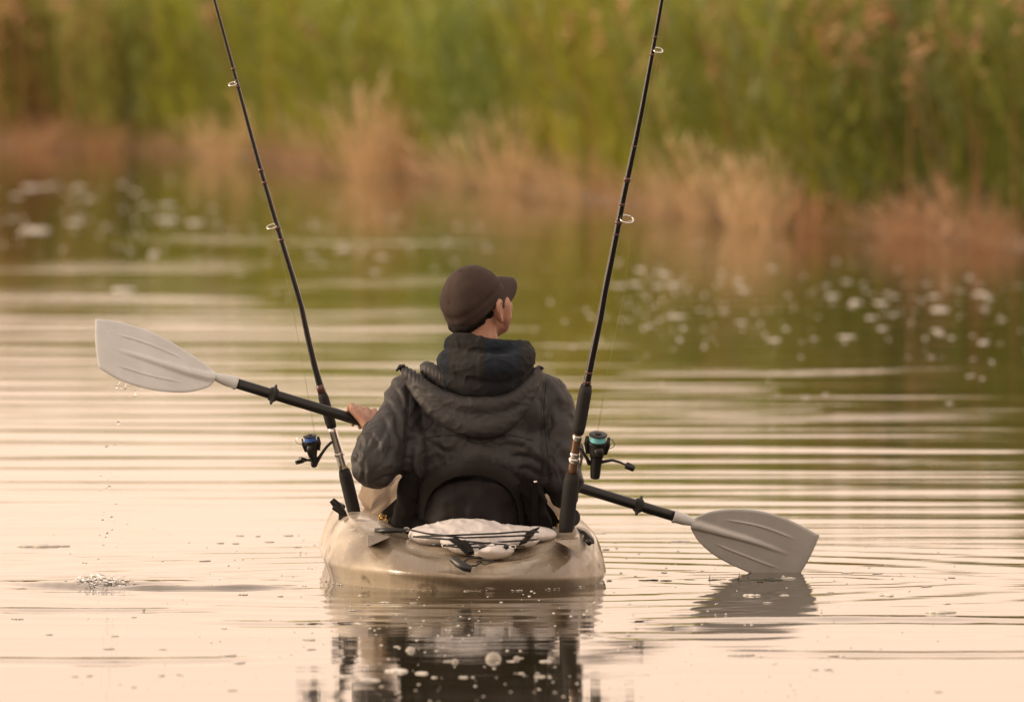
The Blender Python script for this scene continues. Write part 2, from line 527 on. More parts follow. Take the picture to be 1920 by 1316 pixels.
# calm near the camera, livelier from the boat on to the far side
calm = 0.12 + 0.60 / (1 + np.exp(-(Y - 7.5) / 2.6))
calm *= 1 - 0.45 / (1 + np.exp(-(Y - 24) / 6.0))
Z = Z * calm
def ring(cx, cy, lam, amp, r0, sx=1.0):
    global Z
    R = np.sqrt(((X - cx) / sx) ** 2 + (Y - cy) ** 2)
    Z += amp * np.sin(2 * math.pi * R / lam) * np.exp(-((R - r0) / (r0 * 0.8)) ** 2)
cL = PW(190, 1094); cR = PW(1465, 1088)
ring(cL.x, cL.y, 0.17, 0.0006, 0.35, 1.4)
ring(cR.x, cR.y, 0.15, 0.0005, 0.30, 1.3)
ring(-0.13, 0.7, 0.33, 0.0006, 1.3, 1.0)
ring(-0.10, 0.2, 0.12, 0.0002, 0.7, 1.0)
def crest(px0, px1, py, h, wy, bow=0.0):
    global Z
    a, b_ = PW(px0, py), PW(px1, py)
    t = (X - a.x) / (b_.x - a.x)
    env = np.clip(np.sin(math.pi * np.clip(t, 0, 1)), 0, 1) ** 0.6
    yc = a.y + bow * (t - 0.5) ** 2 * 4
    prof = np.exp(-((Y - yc) / wy) ** 2) - 0.75 * np.exp(-((Y - yc + wy * 1.6) / wy) ** 2)
    Z += h * env * prof * (0.8 + 0.2 * np.sin(X * 23.0))
crest(0, 330, 1097, 0.011, 0.085, 0.25)
crest(120, 560, 1102, 0.012, 0.05, 0.1)
crest(1180, 2000, 1158, 0.0055, 0.09, -0.12)
crest(1080, 1500, 1190, 0.0035, 0.08, 0.1)
crest(-100, 500, 1238, 0.0035, 0.10, 0.1)
crest(380, 700, 1168, 0.0030, 0.08, 0.1)
crest(-100, 420, 1143, 0.0035, 0.07, 0.1)
crest(1350, 2100, 1225, 0.0025, 0.09, 0.1)
fade = np.clip((16 - np.abs(X)) / 8, 0, 1) * np.clip((Y + 12) / 4, 0, 1)
Z *= fade
V = np.stack([X.ravel(), Y.ravel(), Z.ravel()], 1)
nx, ny = len(xs), len(ys)
I = np.arange(nx * ny).reshape(ny, nx)
F = np.stack([I[:-1, :-1].ravel(), I[:-1, 1:].ravel(), I[1:, 1:].ravel(), I[1:, :-1].ravel()], 1)
water = mesh_np('water', V, F, M['water'])
tag(water, kind='structure')
def water_z(x, y):
    i = min(max(int(np.searchsorted(xs, x)), 0), nx - 1); j = min(max(int(np.searchsorted(ys, y)), 0), ny - 1)
    return float(Z[j, i])

# ------------------------------------------------------------------ far bank terrain
gx = np.concatenate([[-60, -40, -25, -15], np.arange(-10, 8.5, 0.25), [10, 14, 20, 30, 60]])
gt = np.concatenate([[-4, -1.5, -0.5], np.arange(0, 6, 0.4), np.arange(6, 30, 2.0), [40, 70, 150, 400]])
GX, GT = np.meshgrid(gx, gt)
GY = bank_y(GX) + GT
hz = np.where(GT < 0, GT * 0.12, 0.05 * (1 - np.exp(-GT / 1.5)) + np.clip(GT, 0, 40) * 0.006)
hz = hz + 0.03 * np.sin(GX * 3.1 + GT) * np.sin(GT * 1.7 + GX) * (GT > 0)
GV = np.stack([GX.ravel(), GY.ravel(), hz.ravel()], 1)
I = np.arange(GX.size).reshape(GX.shape)
GF = np.stack([I[:-1, :-1].ravel(), I[:-1, 1:].ravel(), I[1:, 1:].ravel(), I[1:, :-1].ravel()], 1)
bank = mesh_np('far_bank', GV, GF, M['mud'])
tag(bank, kind='structure')
# lake bed under everything, out to the horizon
g = Geo(); g.add([(-900, -700, -1.2), (900, -700, -1.2), (900, 1400, -1.2), (-900, 1400, -1.2)], [(0, 1, 2, 3)])
tag(build('ground', g, M['mud'], smooth=False), kind='structure')

# ------------------------------------------------------------------ reeds
def strip(pts, widths, side):
    """flat tapering leaf; returns V, F (quads)"""
    pts = np.array(pts); n = len(pts)
    V = np.empty((2 * n, 3))
    V[0::2] = pts - side * np.array(widths)[:, None]
    V[1::2] = pts + side * np.array(widths)[:, None]
    F = np.array([(2 * i, 2 * i + 1, 2 * i + 3, 2 * i + 2) for i in range(n - 1)])
    return V, F

def reed_template(r, H, nleaf, lw=0.013, ll=0.5, stem=0.005, broken=False, tmin=0.16):
    Vs, Fs, o = [], [], 0
    bend = r.normal(0, 0.10, 2)
    def stem_pt(t):
        return np.array([bend[0] * t * t * H, bend[1] * t * t * H, H * t])
    ts = np.linspace(0, 1, 5)
    for a in (0, math.pi / 2):
        sd = np.array([math.cos(a), math.sin(a), 0])
        v, f = strip([stem_pt(t) for t in ts], [stem * (1 - 0.6 * t) for t in ts], sd)
        Vs.append(v); Fs.append(f + o); o += len(v)
    for i in range(nleaf):
        t0 = tmin + (0.96 - tmin) * (i + r.random()) / nleaf
        az = r.uniform(0, 2 * math.pi)
        L = ll * r.uniform(0.7, 1.25) * (1.0 if t0 < 0.8 else 0.7)
        el = r.uniform(0.9, 1.35) if not broken else r.uniform(-0.4, 1.2)
        droop = r.uniform(0.5, 1.6)
        p = stem_pt(t0); out = np.array([math.cos(az), math.sin(az), 0]); sd = np.array([-math.sin(az), math.cos(az), 0])
        tw = r.uniform(-0.6, 0.6)
        pts = [p]
        m = 4
        for s in range(m):
            a = el - droop * (s / m) ** 1.3
            p = p + (out * math.cos(a) + np.array([0, 0, 1]) * math.sin(a)) * L / m
            pts.append(p)
        sdt = sd * math.cos(tw) + np.array([0, 0, 1]) * math.sin(tw)
        w = lw * r.uniform(0.7, 1.3)
        v, f = strip(pts, [w * 0.6, w, w * 0.9, w * 0.55, w * 0.05], sdt)
        Vs.append(v); Fs.append(f + o); o += len(v)
    return np.concatenate(Vs), np.concatenate(Fs)

def scatter(name, temps, pos, scale, az, lean, cols, mat, parent=None):
    """one mesh from many placed templates"""
    Vs, Fs, Cs, o = [], [], [], 0
    ti = rng.integers(0, len(temps), len(pos))
    for k, (TV, TF) in enumerate(temps):
        idx = np.where(ti == k)[0]
        if len(idx) == 0: continue
        ca, sa = np.cos(az[idx]), np.sin(az[idx])
        x = TV[None, :, 0] * ca[:, None] - TV[None, :, 1] * sa[:, None]
        y = TV[None, :, 0] * sa[:, None] + TV[None, :, 1] * ca[:, None]
        z = np.repeat(TV[None, :, 2], len(idx), 0)
        lx, ly = lean[idx, 0][:, None], lean[idx, 1][:, None]
        x = x + z * lx; y = y + z * ly
        z = z * np.sqrt(np.maximum(1 - lx ** 2 - ly ** 2, 0.05))
        VV = np.stack([x, y, z], 2) * scale[idx][:, None, None] + pos[idx][:, None, :]
        nv = TV.shape[0]
        FF = TF[None] + (np.arange(len(idx)) * nv)[:, None, None] + o
        Vs.append(VV.reshape(-1, 3)); Fs.append(FF.reshape(-1, 4)); o += nv * len(idx)
        Cs.append(np.repeat(cols[idx], nv, 0))
    V_, F_, C_ = np.concatenate(Vs), np.concatenate(Fs), np.concatenate(Cs)
    if parent is not None:
        V_ = V_ - np.array(parent.location)
    return mesh_np(name, V_, F_, mat, parent, True, C_)

tr = np.random.default_rng(3)
green_t = [reed_template(tr, 1.0, 8, lw=0.0105, ll=0.28, stem=0.003) for _ in range(8)]
dead_t = [reed_template(tr, 1.0, 7, lw=0.012, ll=0.13, stem=0.0050, broken=True, tmin=0.80) for _ in range(6)]

def bank_px(x, y):
    return 960 + x * FPX / (y + 36.0)

N = 18500
x = rng.uniform(-9.0, 7.5, N)
t = rng.exponential(5.0, N) * (0.4 + 0.6 * rng.random(N)) + 0.7 + 0.5 * np.sin(x * 2.3) + 0.3 * np.sin(x * 5.1)
y = bank_y(x) + t
pxs = bank_px(x, y)
clump = np.array([noise.noise((a * 0.9, b * 0.16, 3.3)) for a, b in zip(x, y)])
clump2 = np.array([noise.noise((a * 2.3, b * 0.4, 9.3)) for a, b in zip(x, y)])
keep = clump2 > -0.9
# heights: shorter at the water's edge, full behind
hgt = np.interp(pxs, [300, 900, 1300, 1700], [1.12, 1.10, 0.98, 0.92]) * (1.15 + 0.75 * (1 - np.exp(-t / 2.5))) * rng.uniform(0.85, 1.15, N) * (1 + 0.22 * clump)
lean = rng.normal(0, 0.09, (N, 2)); lean[:, 0] += 0.05 + 0.05 * clump
c_y = np.array([0.40, 0.40, 0.055]); c_g = np.array([0.210, 0.265, 0.055]); c_b = np.array([0.42, 0.31, 0.10])
w1 = np.clip(0.52 + 0.8 * clump + rng.normal(0, 0.22, N), 0, 1)[:, None]
cols = c_y * w1 + c_g * (1 - w1)
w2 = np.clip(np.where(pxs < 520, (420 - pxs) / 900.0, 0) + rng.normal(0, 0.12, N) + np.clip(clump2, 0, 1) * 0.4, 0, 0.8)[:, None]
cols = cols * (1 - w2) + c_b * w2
grey = rng.random(N) < 0.16  # some reeds coloured grey-white to paint in glints of light
cols[grey] = cols[grey] * 0.5 + np.array([0.40, 0.44, 0.28]) * 0.5
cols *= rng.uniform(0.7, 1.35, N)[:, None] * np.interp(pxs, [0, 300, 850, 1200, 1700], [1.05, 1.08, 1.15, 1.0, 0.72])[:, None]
pos = np.stack([x, y, np.full(N, -0.03) + np.clip(t, 0, 40) * 0.006], 1)
ok = keep
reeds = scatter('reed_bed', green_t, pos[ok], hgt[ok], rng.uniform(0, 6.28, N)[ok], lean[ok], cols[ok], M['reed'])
tag(reeds, 'tall green reed bed filling the far bank behind the angler', 'reeds', kind='stuff')

# last year's dead reeds standing in the green, thicker at the upper left and upper right
N = 4200
x = rng.uniform(-9, 7.5, N); t = rng.exponential(4.5, N) + 0.5
y = bank_y(x) + t; pxs = bank_px(x, y)
pr = 0.14 + 0.55 * np.exp(-((pxs - 1650) / 260) ** 2) + 0.45 * np.exp(-((pxs - 130) / 170) ** 2)
ok = rng.random(N) < pr * 0.75
hgt = rng.uniform(1.2, 1.75, N)
lean = rng.normal(-0.04, 0.14, (N, 2))
cols = np.array([0.62, 0.36, 0.19]) * rng.uniform(0.6, 1.2, N)[:, None]
pos = np.stack([x, y, np.full(N, -0.02)], 1)
dead = scatter('dead_reeds', dead_t, pos[ok], hgt[ok], rng.uniform(0, 6.28, N)[ok], lean[ok], cols[ok], M['straw'])
tag(dead, "last year's straw coloured reed stalks standing among the green reeds", 'reeds', kind='stuff')

# broken straw lying and leaning along the waterline
N = 6500
x = rng.uniform(-9, 7.5, N); t = np.abs(rng.normal(0, 1.5, N)) - 0.25
y = bank_y(x) + t + 0.25 * np.sin(x * 4)
cl = np.array([noise.noise((a * 1.7, b * 0.3, 1.3)) for a, b in zip(x, y)])
hgt = rng.uniform(0.10, 0.36, N) * (1.0 + 0.9 * cl)
lean = rng.normal(0, 0.42, (N, 2)).clip(-0.8, 0.8)
cols = np.array([0.74, 0.50, 0.32]) * (rng.uniform(0.45, 1.15, N) * (1 + 0.5 * cl))[:, None]
pos = np.stack([x, y, np.full(N, -0.02)], 1)
lt = [reed_template(tr, 1.0, 3, lw=0.018, ll=0.5, stem=0.010, broken=True) for _ in range(6)]
litter = scatter('reed_litter', lt, pos, hgt, rng.uniform(0, 6.28, N), lean, cols, M['straw'])
tag(litter, 'brown broken reed litter lying along the far waterline', 'reeds', kind='stuff')

# the pale dry tufts one can tell apart along the shore
clump_t = [reed_template(tr, 1.0, 2, lw=0.016, ll=0.30, stem=0.012, broken=False) for _ in range(6)]
tufts = [  # px, py of foot, height px, spread px, lean x, n, label
    (55, 288, 66, 110, 0.0, 90, 'low brown dry reed tuft at the far left end of the shore'),
    (185, 290, 70, 80, 0.0, 80, 'low brown dry reed tuft, second from the left end of the shore'),
    (412, 300, 95, 85, 0.0, 130, 'rounded pale pinkish dry reed tuft behind the left fishing rod'),
    (560, 310, 90, 70, 0.5, 60, 'thin dry reed tuft leaning right, just right of the left fishing rod'),
    (705, 332, 165, 130, 0.0, 190, 'tallest fan shaped pale dry reed tuft, left of the cap'),
    (850, 345, 95, 60, -0.4, 70, 'small dry reed tuft leaning left above the cap'),
    (945, 358, 150, 90, -0.1, 120, 'upright straw tuft with spiky tips straight above the cap brim'),
    (1060, 376, 95, 110, -0.55, 130, 'flattened orange straw tuft bent left, left of the right fishing rod'),
    (1240, 400, 120, 50, 0.15, 50, 'thin straw tuft just right of the right fishing rod'),
    (1312, 410, 150, 45, -0.25, 80, 'narrow bright straw tuft leaning left at the foot of a long dead stalk'),
    (1388, 425, 145, 50, -0.05, 80, 'upright orange straw tuft, the left one of the close pair'),
    (1440, 430, 140, 50, -0.12, 80, 'upright orange straw tuft, the right one of the close pair'),
    (1530, 440, 85, 90, 0.05, 90, 'low brown straw tuft on the dark muddy edge at the right'),
    (1690, 452, 75, 110, 0.0, 90, 'low brown straw tuft near the right end of the shore'),
    (1850, 468, 70, 120, 0.0, 100, 'broad low straw tuft at the far right end of the shore'),
]
for px, py, hp, wp, ln, n, lab in tufts:
    c = PW(px, py); s = S(c.y)
    r0 = thing('dry_reed_tuft', (c.x, c.y, 0), lab, 'reed tuft', 'dry reed tufts along the far shore')
    q = rng.normal(0, 0.30, (n, 2))
    pos = np.stack([c.x + q[:, 0] * wp * s * 0.8, c.y + q[:, 1] * 1.2 + 0.05, np.full(n, -0.02)], 1)
    lean = np.stack([ln + q[:, 0] * 1.1 + rng.normal(0, 0.10, n), rng.normal(0, 0.12, n)], 1).clip(-0.8, 0.8)
    hs = hp * s * (0.22 + 0.95 * rng.random(n) ** 1.5)
    base = np.array([0.86, 0.65, 0.40]) if px > 350 else np.array([0.62, 0.36, 0.18])
    if 1480 < px: base = np.array([0.60, 0.34, 0.18])
    cols = base * rng.uniform(0.7, 1.15, n)[:, None]
    tag(scatter('stalks', clump_t, pos, hs, rng.uniform(0, 6.28, n), lean, cols, M['straw'], r0), kind='stuff')

def stalk(px0, py0, px1, py1, yoff, lab, w=0.014):
    a = PW(px0, py0); y0 = a.y + yoff
    g = Geo(); p0 = P(px0, py0, y0); p1 = P(px1, py1, y0 + 0.3)
    pts = [p0.lerp(p1, t) + Vector((0.05 * math.sin(t * 3), 0, 0.03 * math.sin(t * 3.1))) for t in np.linspace(0, 1, 7)]
    g.tube(pts, [w * (1 - 0.5 * t) for t in np.linspace(0, 1, 7)], 6)
    for t in (0.45, 0.6, 0.8, 0.95):
        q = p0.lerp(p1, t)
        d = Vector((random.uniform(-0.25, 0.1), 0.05, -random.uniform(0.1, 0.2)))
        g.tube([q, q + d * 0.5 + Vector((0, 0, 0.04)), q + d], [0.006, 0.012, 0.002], 4)
    o = build('dead_stalk', g, M['straw_plain'])
    tag(o, lab, 'reed stalk', 'long dead stalks leaning in the reeds')
M['straw_plain'] = new_mat('straw_plain', (0.72, 0.46, 0.23), 0.75)
stalk(1325, 400, 1228, 100, 0.6, 'long dead stalk leaning left right behind the right fishing rod', 0.034)
stalk(1690, 380, 1545, 120, 1.0, 'long dead stalk leaning left in the dark reeds at the right', 0.026)
stalk(480, 300, 430, 170, 1.0, 'short bent dead stalk beside the left fishing rod', 0.013)
stalk(560, 290, 690, 175, 1.0, 'thin dead stalk leaning right towards the tallest tuft', 0.010)

# ------------------------------------------------------------------ kayak
KROT = (0, math.radians(2.4), math.radians(2.0))
kayak = thing('kayak', (-0.109, 0.0, 0.0), 'tan moulded sit-on-top fishing kayak seen from its blunt stern', 'kayak', rot=KROT)
def Wb(y):
    if y < 0.8:
        w = (1 - (1 - max(y, 0) / 0.8) ** 2.35) ** 0.5
    elif y < 1.5:
        w = 1.0
    else:
        w = max(0.0, 1 - ((y - 1.5) / 1.95) ** 2.1)
    return 0.404 * w
st = list(0.8 * (np.linspace(0, 1, 26) ** 1.8)) + list(np.linspace(0.9, 1.5, 6)) + list(np.linspace(1.65, 3.30, 12)) + [3.38, 3.42, 3.45]
# one half outline from stern to bow, then back: closed ring
ringp = [(-Wb(s), s) for s in st] + [(Wb(s), s) for s in reversed(st[1:-1])]
def G(y):       # gunwale height
    return 0.072 + 0.098 * min(1, max(0, (y - 0.02) / 0.62)) ** 0.75 + 0.10 * max(0, (y - 2.2) / 1.2) ** 1.5
def deckz(x, y):
    gz = G(y)
    well = 0.108 + 0.01 * min(1, abs(x) / 0.2)
    if y > 1.75:
        k = min(1, (y - 1.75) / 0.3)
        well = well * (1 - k) + (gz + 0.02) * k
    u = min(1, max(0, (abs(x) - 0.13) / 0.15)); u = u * u * (3 - 2 * u)
    stern = min(1, max(0, (y - 0.10) / 0.3))
    lowc = (0.070 * (1 - stern) + well * stern)
    return lowc * (1 - u) + gz * u
layers = [(0.30, -0.115), (0.12, -0.105), (0.09, -0.07), (0.060, -0.025), (0.036, 0.004), (0.012, 0.026), (0.0, 0.037), (0.006, 0.048), (0.028, 0.085), (0.07, None), (0.13, None), (0.19, None)]
V, F = [], []
nr = len(ringp)
for f, z in layers:
    for (x, y) in ringp:
        cy = min(max(y, 0.75), 2.6)
        X_, Y_ = x * (1 - f), y + (cy - y) * f
        g0 = G(Y_)
        ax = min(1.0, abs(x) / 0.22)
        if z is None:
            top = deckz(X_, Y_) if f > 0.15 else g0 * (0.80 if f < 0.1 else 0.95)
            # the stern centre is pulled down into a shallow valley
            top = min(top, g0) * (0.88 + 0.12 * ax)
            V.append((X_, Y_, top))
        elif z > 0.05:
            V.append((X_, Y_, min(z, g0 * 0.66) * (0.86 + 0.14 * ax)))
        else:
            V.append((X_, Y_, z))
nl = len(layers)
for f in (0.28, 0.38, 0.5, 0.65, 0.82, 0.96):
    for (x, y) in ringp:
        cy = min(max(y, 0.75), 2.6)
        X_, Y_ = x * (1 - f), y + (cy - y) * f
        V.append((X_, Y_, deckz(X_, Y_)))
nl += 6
for l in range(nl - 1):
    for i in range(nr):
        j = (i + 1) % nr
        F.append((l * nr + i, l * nr + j, (l + 1) * nr + j, (l + 1) * nr + i))
# close bottom with strips across
hs = len(st)
for base in (0, (nl - 1) * nr):
    for i in range(0, hs - 1):
        a, b_ = i, i + 1
        c_ = (nr - i) % nr; d_ = nr - (i + 1)
        q = [base + a, base + b_, base + d_ if d_ != hs - 1 + 0 else base + d_, base + c_]
        q = list(dict.fromkeys(q))
        if len(q) >= 3:
            F.append(tuple(q) if base else tuple(reversed(q)))
g = Geo(); g.v = V; g.f = F
hull = build('hull', g, M['hull'], kayak, local=True, subsurf=1)
hull['label'] = 'glossy tan and brown marbled plastic hull'
KM = W_of(kayak)
def K(x, y, dz=0.0):     # a point on the deck in world space
    return KM @ Vector((x, y, deckz(x, y) + dz))

# keel fin in the middle of the stern
g = Geo()
g.add([(-0.05, 0.09, 0.018), (0.05, 0.09, 0.018), (0.022, 0.030, 0.016), (-0.022, 0.030, 0.016),
       (-0.03, 0.07, -0.09), (0.03, 0.07, -0.09), (0.018, 0.020, -0.09), (-0.018, 0.020, -0.09)],
      [(0, 1, 2, 3), (4, 7, 6, 5), (3, 2, 6, 7), (0, 3, 7, 4), (1, 5, 6, 2), (0, 4, 5, 1)])
build('keel', g, M['hull'], kayak, local=True, bevel=0.008)
# moulded wedges on the haunches
for sx in (-1, 1):
    g = Geo()
    tri = ((688, 1002), (688, 1026), (732, 1007)) if sx < 0 else ((1085, 1010), (1085, 1036), (1040, 1013))
    f_ = [P(tri[0][0], tri[0][1], 0.24), P(tri[1][0], tri[1][1], 0.17), P(tri[2][0], tri[2][1], 0.24)]
    bk = [p + Vector((0, 0.14, 0)) for p in f_]
    fs = [(0, 1, 2), (3, 5, 4), (0, 3, 4, 1), (1, 4, 5, 2), (2, 5, 3, 0)]
    if sx > 0: fs = [tuple(reversed(f)) for f in fs]
    g.add(f_ + bk, fs)
    build('moulded_step', g, M['hull'], kayak, smooth=False, bevel=0.003)

# carry handle and its cord
g = Geo()
ha, hb = P(849, 1048, 0.045), P(884, 1066, 0.0)
pts = [ha, ha.lerp(hb, 0.3) + Vector((0, -0.01, -0.003)), ha.lerp(hb, 0.7) + Vector((0, -0.012, -0.004)), hb]
g.tube(pts, [0.010, 0.0125, 0.0125, 0.011], 12)
h = build('carry_handle', g, M['black'], kayak, sharp=50)
g = Geo()
g.tube([P(868, 1054, 0.03), P(880, 1046, 0.06), P(898, 1044, 0.09), P(912, 1050, 0.09)], 0.0028, 8)
g.tube([P(880, 1060, 0.0), P(892, 1060, 0.05), P(902, 1054, 0.08)], 0.0028, 8)
build('handle_cord', g, M['cord'], h)
g = Geo()
g.tube([P(893, 1053, 0.07), P(905, 1049, 0.08), P(918, 1050, 0.085), P(928, 1054, 0.07)], [0.003, 0.006, 0.006, 0.003], 8, flat=0.5)
g.tube([P(893, 1054, 0.07), P(908, 1058, 0.06), P(926, 1054, 0.07)], [0.003, 0.0035, 0.003], 8, flat=0.5)
build('pad_eye', g, M['black'], kayak)

# right side handle (black strap on the outside of the gunwale) 
g = Geo()
g.tube([P(1082, 990, 0.62), P(1096, 998, 0.52), P(1108, 1010, 0.45), P(1112, 1018, 0.42)], [0.004, 0.009, 0.009, 0.004], 10, flat=0.6)
g.tube([P(1098, 1008, 0.48), P(1105, 1018, 0.44)], [0.008, 0.008], 8)
build('side_handle', g, M['black'], kayak)
g = Geo()
g.tube([P(672, 968, 0.75), P(690, 968, 0.8), P(702, 974, 0.85)], [0.003, 0.005, 0.003], 8, flat=0.5)
build('side_handle', g, M['black'], kayak)
# left: black paddle clip beside the left rod holder, right: round cap of the right rod holder
g = Geo()
g.tube([P(646, 970, 0.84), P(640, 958, 0.83), P(632, 948, 0.83)], [0.011, 0.012, 0.014], 10)
g.tube([P(622, 937, 0.83), P(632, 948, 0.83), P(644, 952, 0.84)], [0.009, 0.013, 0.010], 10)
g.tube([P(624, 950, 0.82), P(634, 955, 0.82), P(646, 962, 0.83)], [0.007, 0.010, 0.008], 10)
g.box(P(644, 970, 0.84), (0.014, 0.016, 0.006))
build('paddle_clip', g, M['black'], kayak, sharp=45)
g = Geo()
c = P(1070, 970, 0.60)
g.tube([c + Vector((0, -0.006, 0)), c + Vector((0, 0.006, 0))], [0.0275, 0.0275], 28)
g.tube([P(1072, 985, 0.60), P(1070, 1003, 0.58)], [0.010, 0.010], 8)
build('holder_cap', g, M['black'], kayak, sharp=40, bevel=0.002)
g = Geo()
g.box(P(1062, 1006, 0.555), (0.040, 0.035, 0.005))
g.tube([P(1058, 1010, 0.55), P(1059, 1000, 0.55)], [0.027, 0.025], 20)
build('rod_holder', g, M['black'], kayak, bevel=0.002)
g = Geo()
g.tube([P(666, 974, 0.99), P(665, 964, 0.99)], [0.027, 0.024], 20)
g.box(P(668, 974, 0.985), (0.038, 0.03, 0.004))
build('rod_holder', g, M['black'], kayak, bevel=0.002)

# deck bungees, hooks and straps over the bag
def bungee(pts, r=0.0026, nm='bungee_cord', m='cord'):
    g = Geo(); g.tube([P(p[0], p[1], p[2] - 0.11) for p in pts], r, 8); return build(nm, g, M[m], kayak)
bungee([(760, 991, 0.42), (800, 1000, 0.34), (870, 1008, 0.31), (950, 1005, 0.33), (1000, 1003, 0.38)])
bungee([(775, 1006, 0.36), (850, 1003, 0.30), (930, 1000, 0.32), (980, 996, 0.36), (1010, 997, 0.40)])
bungee([(775, 1006, 0.36), (830, 1010, 0.30), (900, 1017, 0.27), (950, 1021, 0.27)])
bungee([(830, 1022, 0.27), (880, 1020, 0.26), (950, 1015, 0.30), (1008, 1011, 0.38)])
bungee([(815, 1020, 0.28), (860, 1026, 0.25), (910, 1026, 0.24), (960, 1024, 0.28), (984, 1024, 0.30)])
bungee([(925, 1025, 0.24), (932, 1019, 0.24), (948, 1020, 0.24), (950, 1029, 0.24), (938, 1032, 0.24), (928, 1028, 0.24)], 0.002)
g = Geo(); g.tube([P(704, 995, 0.40), P(735, 994, 0.38), P(762, 994, 0.38)], [0.008, 0.0085, 0.006], 10)
build('bungee_hook', g, M['black'], kayak)
g = Geo(); g.tube([P(898, 1025, 0.13), P(926, 1026, 0.13)], [0.007, 0.005], 10); build('bungee_hook', g, M['black'], kayak)
g = Geo(); g.tube([P(944, 1024, 0.13), P(954, 1025, 0.13)], [0.007, 0.006], 10); build('bungee_hook', g, M['black'], kayak)
g = Geo(); g.tube([P(810, 1020, 0.17), P(832, 1023, 0.16)], [0.0045, 0.003], 8); build('bungee_hook', g, M['black'], kayak)
g = Geo(); g.tube([P(968, 1024, 0.29), P(988, 1024, 0.30)], [0.004, 0.005], 8); build('bungee_hook', g, M['black'], kayak)
for q in ((762, 992, 0.40), (834, 1023, 0.155), (962, 1025, 0.15)):
    g = Geo(); c = P(*q)
    g.tube([c + Vector((0.008 * math.cos(a), 0, 0.005 * math.sin(a))) for a in np.linspace(0, 2 * math.pi, 12)], 0.0014, 6)
    build('wire_ring', g, M['chrome'], kayak)
g = Geo()
c0, c1 = P(848, 1012, 0.27), P(880, 1046, 0.14)
for (a, b_, w) in ((P(848, 1010, 0.20), P(882, 1040, 0.09), 0.014), (P(866, 1014, 0.19), P(884, 1036, 0.09), 0.010)):
    sd = Vector((1, 0.1, 0.1)).normalized() * w
    up = Vector((0, -0.002, 0.003))
    m = a.lerp(b_, 0.5) + Vector((0, -0.008, 0.006))
    Vv = [a - sd, a + sd, m - sd, m + sd, b_ - sd * 0.8, b_ + sd * 0.8]
    Vv += [v + up for v in Vv]
    g.add(Vv, [(0, 2, 3, 1), (2, 4, 5, 3), (6, 7, 9, 8), (8, 9, 11, 10), (0, 1, 7, 6), (4, 10, 11, 5), (0, 6, 8, 2), (2, 8, 10, 4), (1, 3, 9, 7), (3, 5, 11, 9)])
build('webbing_strap', g, M['nylon'], kayak, smooth=False)
g = Geo()
a, b_ = P(1000, 994, 0.35), P(980, 1020, 0.21)
sd = Vector((0.018, 0.02, 0.006)); up = Vector((0, -0.003, 0.004))
Vv = [a - sd, a + sd, b_ - sd * 0.6, b_ + sd * 0.6]; Vv += [v + up for v in Vv]
g.add(Vv, [(0, 2, 3, 1), (4, 5, 7, 6), (0, 1, 5, 4), (2, 6, 7, 3), (0, 4, 6, 2), (1, 3, 7, 5)])
build('webbing_strap', g, M['nylon'], kayak, smooth=False)

# ------------------------------------------------------------------ white bag in the tank well
bagroot = thing('dry_bag', P(880, 1010, 0.42), 'crumpled white bag strapped down under black bungee cords behind the seat', 'bag')
g = Geo()
for px, py, y_, rx, ry, rz in ((872, 1001, 0.44, 0.132, 0.10, 0.041), (812, 1006, 0.42, 0.070, 0.09, 0.030), (945, 1006, 0.44, 0.10, 0.10, 0.030), (1000, 1004, 0.46, 0.065, 0.08, 0.022),
                               (895, 1018, 0.30, 0.105, 0.10, 0.028), (960, 1016, 0.32, 0.075, 0.09, 0.018), (922, 1034, 0.19, 0.062, 0.09, 0.022), (890, 1026, 0.26, 0.075, 0.09, 0.024), (880, 1000, 0.50, 0.12, 0.06, 0.036)):
    g.ball(P(px, py, y_), (rx, ry, rz), 20, 12)
def dbag(co, no):
    d = 0.004 * ridge3(co, 12, 22, 18, 2.0) + 0.0035 * np.clip(1 - np.abs(nz3(co, 24, 20, 40, 5.0)) * 3.2, 0, 1)
    return co + no * d[:, None] * np.clip(no[:, 2:3] + 0.6, 0, 1)
blob('bag_body', g, 0.0045, M['bag'], bagroot, 26, dbag)

# ------------------------------------------------------------------ kayak seat
g = Geo()
g.box(P(885, 1000, 0.80), (0.20, 0.20, 0.035))
seat = build('seat', g, M['nylon'], kayak, bevel=0.02)
# arched backrest panel in front of the jacket
def arch_panel(cx, base_py, top_py, halfw, y0, thick, inner=None, n=48, m=24, bulge=0.03, crump=1.0):
    g = Geo(); V = []
    for sgn in (0, 1):
        for j in range(m + 1):
            tt = j / m
            for i in range(n + 1):
                a = math.pi * i / n
                ux = -math.cos(a); uz = math.sin(a) ** 0.62
                k = 1.0 - tt * (1.0 - (inner or 0.0))
                px = cx + ux * halfw * k
                py = base_py + (top_py - base_py) * uz * k
                yy = y0 + bulge * (ux * k) ** 2 * 2.2 + sgn * thick + crump * (0.036 * noise.noise((px * 0.022, py * 0.016, 2)) + 0.012 * noise.noise((px * 0.05, py * 0.035, 4))) - (0.008 * math.sin(math.pi * tt) if not sgn else 0)
                V.append(P(px, py, yy))
    F = []
    R = n + 1; off = (m + 1) * R
    for j in range(m):
        for i in range(n):
            F.append((j * R + i, j * R + i + 1, (j + 1) * R + i + 1, (j + 1) * R + i))
            F.append((off + j * R + i, off + (j + 1) * R + i, off + (j + 1) * R + i + 1, off + j * R + i + 1))
    for i in range(n):
        F.append((i, off + i, off + i + 1, i + 1))
        F.append((m * R + i, m * R + i + 1, off + m * R + i + 1, off + m * R + i))
    g.add(V, F); return g
build('backrest', arch_panel(884, 998, 900, 98, 0.545, 0.03, 0.05), M['tail'], seat)
